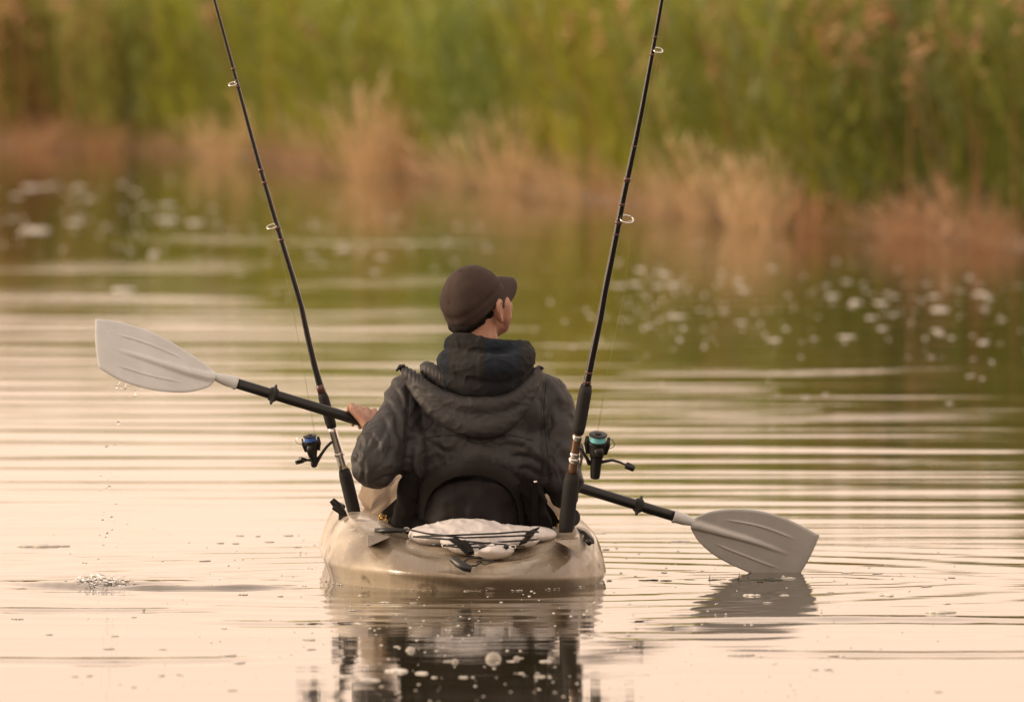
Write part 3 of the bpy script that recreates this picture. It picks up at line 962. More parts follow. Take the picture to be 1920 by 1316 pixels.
build('backrest_band', arch_panel(884, 1000, 863, 112, 0.525, 0.03, 0.80, bulge=0.05, crump=0.25), M['band'], seat)
def strap(pts, w, nm='strap'):
    g = Geo(); P_ = [P(*p) for p in pts]; V = []
    for i, p in enumerate(P_):
        d = (P_[min(i + 1, len(P_) - 1)] - P_[max(i - 1, 0)]).normalized()
        sd = d.cross(Vector((0, 1, 0))).normalized() * w
        for q in (p - sd, p + sd, p + sd + Vector((0, 0.004, 0)), p - sd + Vector((0, 0.004, 0))):
            V.append(q)
    F = []
    for i in range(len(P_) - 1):
        for k in range(4):
            F.append((i * 4 + k, i * 4 + (k + 1) % 4, (i + 1) * 4 + (k + 1) % 4, (i + 1) * 4 + k))
    F += [(3, 2, 1, 0), tuple(len(P_) * 4 - 4 + k for k in range(4))]
    g.add(V, F)
    return build(nm, g, M['nylon'], seat, smooth=False)
strap([(800, 900, 0.60), (765, 930, 0.61), (742, 950, 0.66), (722, 968, 0.70)], 0.016)
strap([(812, 940, 0.60), (765, 962, 0.60), (735, 976, 0.66)], 0.012)
strap([(975, 905, 0.55), (1005, 935, 0.56), (1030, 965, 0.62), (1042, 985, 0.66)], 0.016)
strap([(1003, 905, 0.55), (1003, 940, 0.55), (1002, 985, 0.56)], 0.009)
g = Geo()
g.chain([P(768, 905, 0.62), P(762, 950, 0.62), P(758, 985, 0.62)], [0.028, 0.032, 0.035])
g.chain([P(740, 982, 0.66), P(790, 990, 0.60), P(830, 988, 0.58)], [0.020, 0.022, 0.020])
blob('side_wing', g, 0.006, M['nylon'], seat, 4, lambda co, no: co + no * (0.006 * ridge3(co, 25, 25, 25))[:, None])
g = Geo()
g.chain([P(1000, 930, 0.60), P(1010, 970, 0.60), P(1015, 995, 0.60)], [0.032, 0.032, 0.030])
blob('side_wing', g, 0.006, M['nylon'], seat, 4, lambda co, no: co + no * (0.006 * ridge3(co, 25, 25, 25))[:, None])
# buckle and brass snap hooks
g = Geo(); g.tube([P(1001, 903, 0.545), P(1007, 903, 0.545)], 0.0035, 8); build('buckle', g, M['chrome'], seat)
for (a, b_) in (((718, 970, 0.68), (701, 979, 0.72)), ((1040, 975, 0.66), (1046, 988, 0.70))):
    g = Geo(); pa, pb = P(*a), P(*b_)
    g.tube([pa.lerp(pb, t) for t in (0, 0.3, 0.6, 1)], [0.004, 0.0058, 0.005, 0.0035], 10)
    for c_, r_ in ((pa, 0.0105), (pb, 0.008)):
        g.tube([c_ + Vector((r_ * math.cos(t), 0.003 * math.sin(2 * t), r_ * math.sin(t))) for t in np.linspace(0, 2 * math.pi, 14)], 0.0022, 6)
    build('snap_hook', g, M['brass'], seat)
g = Geo(); g.tube([P(704, 979, 0.73), P(694, 982, 0.76), P(686, 984, 0.78)], [0.004, 0.007, 0.003], 8, flat=0.5)
build('pad_eye', g, M['black'], kayak)

# ------------------------------------------------------------------ the angler
man = thing('person', P(885, 1000, 0.80), 'person in brown cap and dark hooded jacket, back turned, seated in the kayak paddling', 'person')
HEAD = P(894, 571, 0.735)
YAW = math.radians(-42)
HR = Matrix.Rotation(YAW, 3, 'Z') @ Matrix.Rotation(math.radians(13), 3, 'X')
def HL(x, y, z):          # head-local (facing +y, right = +x) to world
    return HEAD + HR @ Vector((x, y, z))

# paddle axis
def paddle_y(px): return 0.88 + (px - 675) * 0.00027
def paddle_py(px): return 717.5 + (px - 440) * (250.5 / 825.0)
def PA(px, dpy=0.0): return P(px, paddle_py(px) + dpy, paddle_y(px))

g = Geo()
# skull, face, jaw, neck
g.ball(HL(0, -0.012, 0.020), (0.072, 0.087, 0.088), 24, 16, HR)
g.ball(HL(0, 0.020, -0.020), (0.066, 0.078, 0.085), 24, 16, HR)
g.ball(HL(0, 0.048, -0.070), (0.045, 0.045, 0.040), 18, 12, HR)
g.ball(HL(0, 0.080, -0.088), (0.020, 0.018, 0.018), 12, 8, HR)
for sx in (-1, 1):
    g.chain([HL(sx * 0.040, 0.050, -0.010), HL(sx * 0.038, 0.054, -0.045), HL(sx * 0.026, 0.062, -0.078)], [0.034, 0.031, 0.022])
g.chain([HL(0.048, 0.0, -0.048), HL(0.030, 0.06, -0.080)], [0.015, 0.016])
g.chain([HL(-0.048, 0.0, -0.048), HL(-0.030, 0.06, -0.080)], [0.015, 0.016])
g.chain([HL(0, 0.090, 0.008), HL(0, 0.104, -0.026)], [0.008, 0.011])        # nose
g.ball(HL(0.010, 0.100, -0.030), 0.009); g.ball(HL(-0.010, 0.100, -0.030), 0.009)
g.chain([HL(-0.036, 0.078, 0.020), HL(0, 0.092, 0.016), HL(0.036, 0.078, 0.020)], 0.010)  # brow
g.ball(HL(0.042, 0.062, -0.022), (0.026, 0.030, 0.030), 14, 10, HR); g.ball(HL(-0.042, 0.062, -0.022), (0.026, 0.030, 0.030), 14, 10, HR)
g.chain([HL(-0.020, 0.088, -0.055), HL(0, 0.096, -0.054), HL(0.020, 0.088, -0.055)], 0.007)
g.chain([HL(-0.017, 0.086, -0.066), HL(0, 0.094, -0.066), HL(0.017, 0.086, -0.066)], 0.007)
neck0 = P(896, 690, 0.74)
g.chain([HL(0, -0.02, -0.05), neck0], [0.062, 0.066])
for sx in (-1, 1):   # ears: rim, lobe and hollow
    er = HR @ Matrix.Rotation(math.radians(-22 * sx), 3, 'Z')
    g.ball(HL(sx * 0.079, 0.000, -0.020), (0.0055, 0.016, 0.029), 14, 10, er)
    e0 = [HL(sx * 0.075, 0.018, -0.006), HL(sx * 0.081, 0.014, 0.006), HL(sx * 0.087, 0.002, 0.012), HL(sx * 0.091, -0.010, 0.004), HL(sx * 0.091, -0.013, -0.014), HL(sx * 0.086, -0.006, -0.034), HL(sx * 0.080, 0.004, -0.047), HL(sx * 0.074, 0.010, -0.046)]
    g.chain(e0, [0.0055, 0.0065, 0.007, 0.007, 0.0065, 0.0065, 0.008, 0.0065], 0.35, 10, 7)
# torso core, arms, legs under the clothes
sL, sR = P(775, 745, 0.76), P(1030, 755, 0.78)
g.chain([sL, P(900, 715, 0.75), sR], [0.05, 0.07, 0.05])
g.ball(P(895, 800, 0.76), (0.15, 0.095, 0.19), 20, 14); g.ball(P(885, 930, 0.76), (0.15, 0.10, 0.13), 20, 14)
eL, wL = P(705, 872, 0.60), P(700, 806, 0.812)
eR, wR = P(1058, 896, 0.70), P(1046, 905, 0.92)
g.chain([sL, eL], [0.045, 0.038]); g.chain([eL, wL], [0.038, 0.025])
g.chain([sR, eR], [0.045, 0.038]); g.chain([eR, wR], [0.038, 0.025])
kL, kR = P(722, 925, 1.22), P(1030, 975, 1.24)
fL, fR = P(760, 985, 1.66), P(990, 1000, 1.66)
hipL, hipR = P(835, 975, 0.82), P(940, 980, 0.82)
for a, k_, f_ in ((hipL, kL, fL), (hipR, kR, fR)):
    g.chain([a, k_], [0.075, 0.052]); g.chain([k_, f_], [0.050, 0.035])
    g.chain([f_, f_ + Vector((0, 0.10, 0.05))], [0.035, 0.028])
# hands: palm and five separate fingers closed on the shaft
SH = 0.0150
ax = (PA(1200) - PA(500)).normalized()
def hand(g, ctr_px, wrist, inward):
    """ctr_px: pixel column of the middle of the grip; inward: +1 when the thumb lies towards larger px"""
    c = PA(ctr_px)
    up = (Vector((0, 0, 1)) - ax * ax.z).normalized(); fwd = ax.cross(up); fwd = fwd if fwd.y > 0 else -fwd
    def R_(a, r, s):   # angle 0 = top of the shaft, 90 = far side, -90 = camera side
        return c + ax * s + up * math.cos(a) * r + fwd * math.sin(a) * r
    # palm: from wrist to the knuckle row on the camera-side top of the shaft
    knuck = []
    for i in range(4):
        s = (-0.034 + 0.0225 * i) * inward
        kk = R_(math.radians(-62), SH + 0.026, s) + up * 0.004
        knuck.append((kk, s))
        g.chain([wrist + ax * s * 0.45, wrist.lerp(kk, 0.5) - fwd * 0.004, kk], [0.0165, 0.0145, 0.0105], 0.35, 12, 8)
    lens = (0.82, 0.97, 1.0, 0.92)
    for i, (kk, s) in enumerate(knuck):
        L = lens[i]; rr = (0.0076, 0.0086, 0.0089, 0.0086)[i]
        lift = (0.007, 0.006, 0.007, 0.010)[i]
        g.chain([kk, R_(math.radians(-18), SH + 0.016 + lift, s), R_(math.radians(38 * L), SH + 0.013 + lift, s), R_(math.radians(100 * L), SH + 0.0085, s), R_(math.radians(138 * L), SH + 0.0075, s)],
                [rr * 1.15, rr * 1.1, rr, rr * 0.92, rr * 0.82], 0.3, 12, 8)
    # thumb under the shaft from the thumb side of the palm
    s = 0.040 * inward
    tb = wrist.lerp(c, 0.45) + ax * 0.024 * inward - fwd * 0.004
    g.chain([tb, R_(math.radians(-105), SH + 0.013, s), R_(math.radians(-165), SH + 0.010, s * 0.95), R_(math.radians(-215), SH + 0.008, s * 0.75)], [0.0125, 0.0105, 0.0095, 0.008], 0.3, 12, 8)
hand(g, 673, wL, +1)
hand(g, 1046, wR, -1)
body = blob('body', g, 0.0032, M['skin'], man, 3)

# eyes
for sx in (-1, 1):
    g = Geo(); g.ball(HL(sx * 0.031, 0.083, 0.003), 0.0105, 12, 8)
    build('eye', g, new_mat('eye_white', (0.7, 0.68, 0.64), 0.2) if sx < 0 else bpy.data.materials['eye_white'], man)
# hair: short, dark, under the cap at the nape and temples
g = Geo()
g.ball(HL(0, -0.016, 0.016), (0.0745, 0.0885, 0.086), 24, 16, HR)
g.chain([HL(0.052, -0.052, -0.030), HL(0.028, -0.078, -0.045), HL(0, -0.088, -0.050), HL(-0.028, -0.078, -0.045), HL(-0.052, -0.052, -0.030)], 0.018)
g.chain([HL(0.070, 0.012, 0.02), HL(0.066, 0.016, -0.012)], [0.010, 0.007])
g.chain([HL(-0.070, 0.012, 0.02), HL(-0.066, 0.016, -0.012)], [0.010, 0.007])
blob('hair', g, 0.004, M['hair'], man, 3, lambda co, no: co + no * (0.0015 * nz3(co, 200, 200, 90))[:, None])

# cap: panelled crown with button and curved peak
def cap_r(th, ph):
    """th: azimuth from the front (+y), ph: from the top"""
    return 1.0
g = Geo(); V = []; F = []
nth, nph = 64, 26
for j in range(nph + 1):
    for i in range(nth):
        th = 2 * math.pi * i / nth
        back = 0.5 - 0.5 * math.cos(th)           # 0 at front, 1 at back
        phmax = math.radians(84 + 49 * back ** 2)
        ph = phmax * j / nph
        rx, ry, rz = 0.0835, 0.1005, 0.102
        q = Vector((rx * math.sin(ph) * math.sin(th), ry * math.sin(ph) * math.cos(th), rz * math.cos(ph)))
        # six stitched panels: shallow valleys at the seams; soft creases above the rim
        seam = abs(math.sin(3 * th)) ** 0.25
        q *= 1 - 0.022 * (1 - seam) * math.sin(min(ph, 1.6))
        w = math.exp(-((ph / phmax - 0.80) / 0.035) ** 2) + 0.7 * math.exp(-((ph / phmax - 0.93 - 0.03 * math.sin(2 * th)) / 0.02) ** 2) + 0.7 * math.exp(-((ph / phmax - 0.64 - 0.05 * math.sin(th * 2 + 1)) / 0.02) ** 2) * max(0, math.sin(th * 1.5 + 0.5))
        q *= 1 - 0.06 * w
        q *= 1 + 0.022 * noise.noise((q.x * 16, q.y * 16, q.z * 24)) + 0.010 * noise.noise((q.x * 45, q.y * 45, q.z * 60))
        if ph > math.radians(95): q.y *= 1 - 0.10 * (ph - math.radians(95)) ; q.x *= 1 - 0.05 * (ph - math.radians(95))
        V.append(HL(q.x, q.y - 0.014, q.z + 0.012))
for j in range(nph):
    for i in range(nth):
        i2 = (i + 1) % nth
        F.append((j * nth + i, (j + 1) * nth + i, (j + 1) * nth + i2, j * nth + i2))
g.add(V, F)
cap = build('cap', g, M['cap'], man)
sm = cap.modifiers.new('solid', 'SOLIDIFY'); sm.thickness = 0.003; sm.offset = -1
cap['label'] = 'brown cotton baseball cap'
g = Geo(); g.ball(HL(0, -0.044, 0.1110), (0.008, 0.008, 0.004), 12, 8, HR); build('button', g, M['cap'], cap)
g = Geo(); V = []; F = []          # peak
nu_, nv_ = 24, 10
for s_ in (0, 1):
    for j in range(nv_ + 1):
        for i in range(nu_ + 1):
            u = -1 + 2 * i / nu_
            v = j / nv_
            w = 0.078 * (1 - 0.06 * v)
            base_y = 0.098 * math.sqrt(max(0, 1 - (u * 0.93) ** 2))
            reach = 0.085 * (1 - abs(u) ** 3.2) ** 0.6
            x_ = u * w
            y_ = base_y * 0.86 + reach * v - 0.014
            z_ = 0.044 - 0.010 * v - 0.058 * u * u - 0.010 * v * v + (0.0045 if s_ else 0)
            V.append(HL(x_, y_, z_ + 0.014))
R = nu_ + 1; off = (nv_ + 1) * R
for j in range(nv_):
    for i in range(nu_):
        F.append((j * R + i, (j + 1) * R + i, (j + 1) * R + i + 1, j * R + i + 1))
        F.append((off + j * R + i, off + j * R + i + 1, off + (j + 1) * R + i + 1, off + (j + 1) * R + i))
for i in range(nu_):
    F.append((nv_ * R + i, off + nv_ * R + i, off + nv_ * R + i + 1, nv_ * R + i + 1))
for j in range(nv_):
    F.append((j * R, off + j * R, off + (j + 1) * R, (j + 1) * R))
    F.append((j * R + nu_, (j + 1) * R + nu_, off + (j + 1) * R + nu_, off + j * R + nu_))
g.add(V, F); build('peak', g, M['cap'], cap, sharp=60)
# seam stitches over the crown
g = Geo()
for th in (math.pi, math.pi / 3 * 2, -math.pi / 3 * 2):
    for k in range(26):
        back = 0.5 - 0.5 * math.cos(th)
        ph = math.radians(14 + 2.6 * k)
        for ds in (-0.0035, 0.0035):
            q0 = Vector((0.0843 * math.sin(ph) * math.sin(th) , 0.1013 * math.sin(ph) * math.cos(th), 0.1028 * math.cos(ph)))
            ph2 = ph + math.radians(1.5)
            q1 = Vector((0.0843 * math.sin(ph2) * math.sin(th), 0.1013 * math.sin(ph2) * math.cos(th), 0.1028 * math.cos(ph2)))
            side = Vector((math.cos(th), -math.sin(th), 0)) * ds
            g.tube([HL(*(q0 + side + Vector((0, -0.014, 0.012)))), HL(*(q1 + side + Vector((0, -0.014, 0.012))))], 0.0005, 4)
build('stitching', g, M['hair'], cap)

# jacket
g = Geo()
g.chain([P(782, 748, 0.76), P(905, 712, 0.75), P(1022, 755, 0.78)], [0.080, 0.090, 0.080], 0.3, 20, 12)
g.ball(P(905, 775, 0.745), (0.205, 0.135, 0.15), 28, 18)
g.ball(P(900, 850, 0.735), (0.190, 0.140, 0.17), 28, 18)
g.ball(P(885, 945, 0.745), (0.160, 0.135, 0.13), 28, 18)
g.ball(P(985, 860, 0.75), (0.10, 0.11, 0.13), 20, 14)
g.ball(P(812, 850, 0.74), (0.09, 0.11, 0.15), 20, 14)
g.ball(P(780, 865, 0.69), (0.055, 0.09, 0.12), 18, 12)
# left sleeve: baggy upper arm, elbow point, forearm going away to the cuff
g.chain([P(768, 742, 0.75), P(748, 790, 0.70), P(712, 848, 0.62), P(704, 870, 0.60)], [0.074, 0.070, 0.084, 0.078], 0.25, 20, 12)
g.chain([P(706, 872, 0.60), P(688, 896, 0.585)], [0.068, 0.028], 0.25, 16, 10)
g.chain([P(706, 872, 0.60), P(732, 880, 0.62)], [0.05, 0.040], 0.25, 16, 10)
g.chain([P(700, 866, 0.62), P(701, 838, 0.69), P(703, 818, 0.77)], [0.070, 0.048, 0.034], 0.25, 16, 10)
# right sleeve
g.chain([P(1030, 755, 0.78), P(1042, 810, 0.76), P(1052, 860, 0.72), P(1056, 900, 0.70)], [0.074, 0.070, 0.068, 0.062], 0.25, 20, 12)
g.chain([P(1056, 900, 0.70), P(1056, 925, 0.72)], [0.060, 0.048], 0.25, 16, 10)
g.chain([P(1058, 900, 0.70), P(1048, 908, 0.86)], [0.060, 0.040], 0.25, 16, 10)
FOLDS = [(762, 815, 838, 838, 6, .007), (775, 850, 850, 838, 5, .004), (938, 825, 1004, 842, 5, .006), (960, 848, 1022, 862, 5, .006), (970, 870, 1025, 893, 5, .005), (800, 749, 766, 805, 6, .006), (822, 772, 775, 838, 6, .005),
         (724, 740, 757, 806, 5, .005), (742, 722, 762, 764, 4, .005), (715, 765, 745, 840, 5, .006), (700, 800, 722, 868, 5, .005), (668, 832, 690, 900, 5, .006), (735, 790, 700, 850, 5, .005), (748, 830, 712, 885, 5, .005), (680, 812, 668, 870, 4, .005), (690, 905, 750, 888, 4, .005),
         (1026, 714, 1060, 779, 5, .005), (1010, 735, 1044, 812, 5, .005), (1040, 820, 1070, 870, 5, .005), (1034, 850, 1062, 905, 5, .005), (860, 820, 800, 848, 5, .004), (905, 822, 955, 838, 5, .004), (1005, 800, 985, 850, 5, .005)]
def djacket(co, no):
    n = len(co)
    c1 = np.clip(1 - np.abs(nz3(co, 9, 9, 5, 4.0)) * 3.2, 0, 1) ** 1.5
    c2 = np.clip(1 - np.abs(nz3(co + 0.02 * nz3(co, 12, 12, 12, 30.0)[:, None], 20, 18, 11, 14.0)) * 3.4, 0, 1) ** 1.5
    c3 = np.clip(1 - np.abs(nz3(co, 44, 40, 28, 7.0)) * 3.0, 0, 1)
    d = 0.010 * nz3(co, 5, 5, 4, 1.0) + 0.0036 * c1 + 0.0026 * c2 + 0.0010 * c3
    # slanting tension folds across the back, gathered by the seat
    s = S(0.6)
    px = 960 + co[:, 0] / s; pz = co[:, 2]
    back = np.clip(-no[:, 1], 0, 1) * np.exp(-((px - 900) / 150) ** 4)
    w = np.sin((px - 900) * 0.055 * np.sign(px - 900) + pz * 55 + 2.5 * nz3(co, 5, 5, 5, 3.0)) 
    d += 0.0050 * w * back * np.clip((0.62 - pz) / 0.25, 0, 1)
    # sleeve folds run round the arm
    arm = np.clip((770 - px) / 25, 0, 1) + np.clip((px - 1030) / 20, 0, 1)
    w2 = np.sin(pz * 95 + (px - 700) * 0.045 + 3.0 * nz3(co, 9, 9, 9, 8.0))
    w2 = np.sign(w2) * np.abs(w2) ** 1.4
    d += 0.0045 * w2 * arm * np.clip(nz3(co, 6, 6, 6, 12.0) + 0.55, 0, 1)
    py = (1.73 - pz) / s - 50.0
    face = np.clip(-no[:, 1] * 1.5, 0, 1)
    for (ax_, ay_, bx_, by_, w_, h_) in FOLDS:
        ux, uy = bx_ - ax_, by_ - ay_; L_ = math.hypot(ux, uy); ux /= L_; uy /= L_
        tt = (px - ax_) * ux + (py - ay_) * uy
        bow = 0.12 * L_ * np.sin(math.pi * np.clip(tt / L_, 0, 1))
        dd = -(px - ax_) * uy + (py - ay_) * ux + bow
        en = np.clip(np.minimum(tt, L_ - tt) / (0.3 * L_) + 0.3, 0, 1)
        d += 0.62 * h_ * en * face * (np.exp(-(dd / (1.5 * w_)) ** 2) - 0.9 * np.exp(-((dd - 2.0 * w_) / (0.9 * w_)) ** 2))
    # armhole seams
    for (x0, sl) in ((766, 0.0), (1022, 0.0)):
        d -= 0.006 * np.exp(-((px - x0 - (0.45 - pz) * 30 * sl) / 5.0) ** 2) * np.clip(-no[:, 1], 0, 1) * (pz < 0.60)
    return co + no * d[:, None] - no * 0.008
jacket = blob('jacket', g, 0.0045, M['jacket'], man, 8, djacket)
jacket['label'] = 'dark grey weatherproof jacket with creased sleeves'
def arc(pts, n=22):
    """smooth curve through pixel points (px, py, y)"""
    pts = [Vector(p) for p in pts]
    out = []
    for i in range(n):
        t = i / (n - 1) * (len(pts) - 1); k = min(int(t), len(pts) - 2); f = t - k
        p0, p1, p2, p3 = pts[max(k - 1, 0)], pts[k], pts[k + 1], pts[min(k + 2, len(pts) - 1)]
        q = 0.5 * ((2 * p1) + (-p0 + p2) * f + (2 * p0 - 5 * p1 + 4 * p2 - p3) * f * f + (-p0 + 3 * p1 - 3 * p2 + p3) * f ** 3)
        out.append(P(*q))
    return out
# stitched seams laid on the cloth itself
from mathutils.bvhtree import BVHTree
def seam(target, paths, name, mat, r_=0.0011, n=26, dashed=False, lift=0.0004):
    m = W_of(target)
    tree = BVHTree.FromPolygons([m @ v.co for v in target.data.vertices], [tuple(p.vertices) for p in target.data.polygons])
    for k, pts in enumerate(paths):
        g = Geo(); hits = []
        for q in arc([(a, b_, 0.3) for a, b_ in pts], n):
            d = (q - CAM).normalized(); h = tree.ray_cast(CAM, d)
            if h[0] is not None: hits.append(h[0] + h[1] * lift * (1 if h[1].dot(d) < 0 else -1))
        if len(hits) < 4: continue
        if dashed:
            for a, b_ in zip(hits[:-1], hits[1:]): g.tube([a, a.lerp(b_, 0.6)], r_, 5)
        else: g.tube(hits, r_, 6)
        tag(build(name, g, mat, target), kind='stuff' if dashed else None)
M['seam'] = new_mat('seam_cloth', (0.013, 0.011, 0.010), 0.7)
M['thread'] = new_mat('cap_thread', (0.016, 0.010, 0.008), 0.8)
seam(jacket, [[(764, 715), (766, 760), (760, 810), (755, 860)], [(1024, 716), (1020, 770), (1024, 830), (1034, 890)],
              [(790, 822), (850, 816), (900, 832), (950, 816), (1000, 826)]], 'seam', M['seam'], 0.0013)
seam(jacket, [[(769, 716), (771, 760), (765, 810), (760, 858)], [(1019, 716), (1015, 770), (1019, 830), (1029, 888)]], 'stitching', M['seam'], 0.0006, 40, True)
seam(cap, [[(861, 514), (852, 534), (848, 552), (846, 572)], [(865, 515), (857, 534), (853, 552), (851, 572)], [(866, 512), (895, 507), (922, 520), (940, 545)],
           [(838, 596), (870, 602), (905, 592), (935, 572)], [(842, 603), (872, 608), (908, 597), (936, 578)]], 'stitching', M['thread'], 0.0007, 34, True)
# cuffs
for a, b_, r_ in ((P(702, 813, 0.785), P(701, 806, 0.812), 0.034), (P(1049, 908, 0.86), P(1047, 906, 0.90), 0.034)):
    g = Geo(); g.tube([a, a.lerp(b_, 0.5), b_], [r_, r_ * 1.04, r_ * 0.96], 20); build('cuff', g, M['jacket'], man)

# jacket hood: draped roll hanging in a V on the back
g = Geo()
rad = lambda a, b_, n=22: [a + (b_ - a) * math.sin(math.pi * i / (n - 1)) for i in range(n)]
g.chain(arc([(757, 692, 0.70), (790, 722, 0.645), (840, 752, 0.60), (900, 762, 0.575), (955, 752, 0.59), (990, 722, 0.64), (1010, 692, 0.70)]), rad(0.012, 0.026), 0.35)
g.chain(arc([(762, 704, 0.70), (795, 748, 0.635), (845, 788, 0.59), (898, 803, 0.575), (945, 792, 0.585), (985, 748, 0.63), (1008, 702, 0.70)]), rad(0.014, 0.030), 0.35)
g.chain(arc([(770, 700, 0.71), (800, 736, 0.65), (845, 770, 0.61), (898, 784, 0.59), (948, 772, 0.60), (985, 736, 0.64), (1003, 700, 0.70)]), rad(0.014, 0.034), 0.35)
g.chain(arc([(775, 712, 0.70), (815, 760, 0.63), (860, 788, 0.595), (898, 796, 0.585), (935, 785, 0.59), (972, 752, 0.63), (1000, 708, 0.70)]), rad(0.014, 0.034), 0.35)
g.chain(arc([(765, 698, 0.705), (795, 728, 0.655), (845, 758, 0.615), (900, 772, 0.59), (950, 760, 0.605), (988, 728, 0.65), (1006, 696, 0.70)]), rad(0.012, 0.030), 0.35)
g.chain(arc([(800, 690, 0.73), (840, 718, 0.68), (900, 735, 0.65), (960, 722, 0.67), (990, 695, 0.72)]), rad(0.020, 0.038), 0.35)
def dhood(co, no):
    yref = P(900, 700, 0.665).y
    co = co.copy(); near_ = co[:, 1] < yref; co[near_, 1] = yref + (co[near_, 1] - yref) * 0.82
    d = 0.002 * ridge3(co, 8, 12, 18, 1.5) + 0.0018 * np.clip(1 - np.abs(nz3(co, 22, 20, 40, 5.0)) * 3.2, 0, 1) ** 1.5 + 0.0008 * np.clip(1 - np.abs(nz3(co, 60, 50, 70, 9.0)) * 3.2, 0, 1)
    s = S(0.6); px = 960 + co[:, 0] / s
    # gathered elastic along the upper left edge
    d += 0.0022 * np.sin(px * 0.9) * np.exp(-((co[:, 2] - (0.60 - 0.00042 * (px - 757))) / 0.018) ** 2) * (px < 870)
    return co + no * d[:, None]
hood = blob('jacket_hood', g, 0.0045, M['jacket'], man, 18, dhood)
# toggles at the hood corners
g = Geo(); g.chain([P(1008, 692, 0.69), P(1014, 688, 0.69), P(1017, 690, 0.69)], [0.004, 0.0035, 0.0045], 0.4, 8, 6); build('toggle', g, M['black'], hood)
g = Geo(); g.chain([P(744, 694, 0.70), P(750, 687, 0.69), P(757, 686, 0.69)], [0.004, 0.006, 0.005], 0.4, 8, 6); build('toggle', g, M['black'], hood)

# plaid hoodie hood bunched round the neck
g = Geo()
ringc = P(905, 662, 0.735)
g.chain(arc([(852, 655, 0.74), (850, 645, 0.69), (868, 643, 0.655), (900, 648, 0.635), (935, 652, 0.64), (965, 655, 0.67), (980, 655, 0.71), (985, 656, 0.76)]), rad(0.024, 0.030), 0.35)
g.chain(arc([(838, 685, 0.74), (842, 678, 0.67), (875, 685, 0.62), (910, 690, 0.60), (950, 688, 0.61), (978, 672, 0.66), (985, 665, 0.72)]), rad(0.030, 0.042), 0.35)
g.chain(arc([(832, 705, 0.74), (850, 712, 0.66), (890, 722, 0.62), (930, 722, 0.62), (970, 708, 0.66), (985, 700, 0.72)]), rad(0.030, 0.036), 0.35)
g.chain(arc([(852, 658, 0.80), (880, 668, 0.84), (930, 668, 0.85), (975, 660, 0.80)]), rad(0.026, 0.030), 0.35)
g.chain(arc([(975, 652, 0.70), (985, 652, 0.72), (984, 664, 0.76)]), rad(0.018, 0.020), 0.35)
g.ball(P(905, 705, 0.74), (0.105, 0.095, 0.05), 20, 12)
def dplaid(co, no):
    d = 0.006 * nz3(co, 9, 9, 13, 2.2) + 0.0035 * np.clip(1 - np.abs(nz3(co, 26, 20, 34, 5.0)) * 3.2, 0, 1) ** 1.5
    return co + no * d[:, None]
fleece = blob('fleece_hood', g, 0.0045, M['plaid'], man, 6, dplaid)
fleece['label'] = 'dark blue and charcoal plaid hood bunched round the neck'

# trousers and shoes
g = Geo()
for a, k_, f_ in ((hipL, kL, fL), (hipR, kR, fR)):
    g.chain([a, k_], [0.090, 0.068], 0.3, 18, 12); g.chain([k_, f_], [0.068, 0.050], 0.3, 18, 12)
g.ball(P(888, 975, 0.80), (0.16, 0.12, 0.08), 20, 12)
g.chain([P(725, 925, 1.05), P(720, 975, 0.98)], [0.040, 0.036], 0.3, 16, 10)
blob('trousers', g, 0.007, M['khaki'], man, 5, lambda co, no: co + no * (0.008 * ridge3(co, 10, 10, 10, 2.0) + 0.004 * ridge3(co, 28, 28, 28, 3.0))[:, None])
for f_ in (fL, fR):
    g = Geo(); g.chain([f_ + Vector((0, -0.01, 0.0)), f_ + Vector((0, 0.04, -0.01)), f_ + Vector((0, 0.11, 0.06))], [0.044, 0.045, 0.034])
    blob('shoe', g, 0.006, M['shoe'], man, 3)

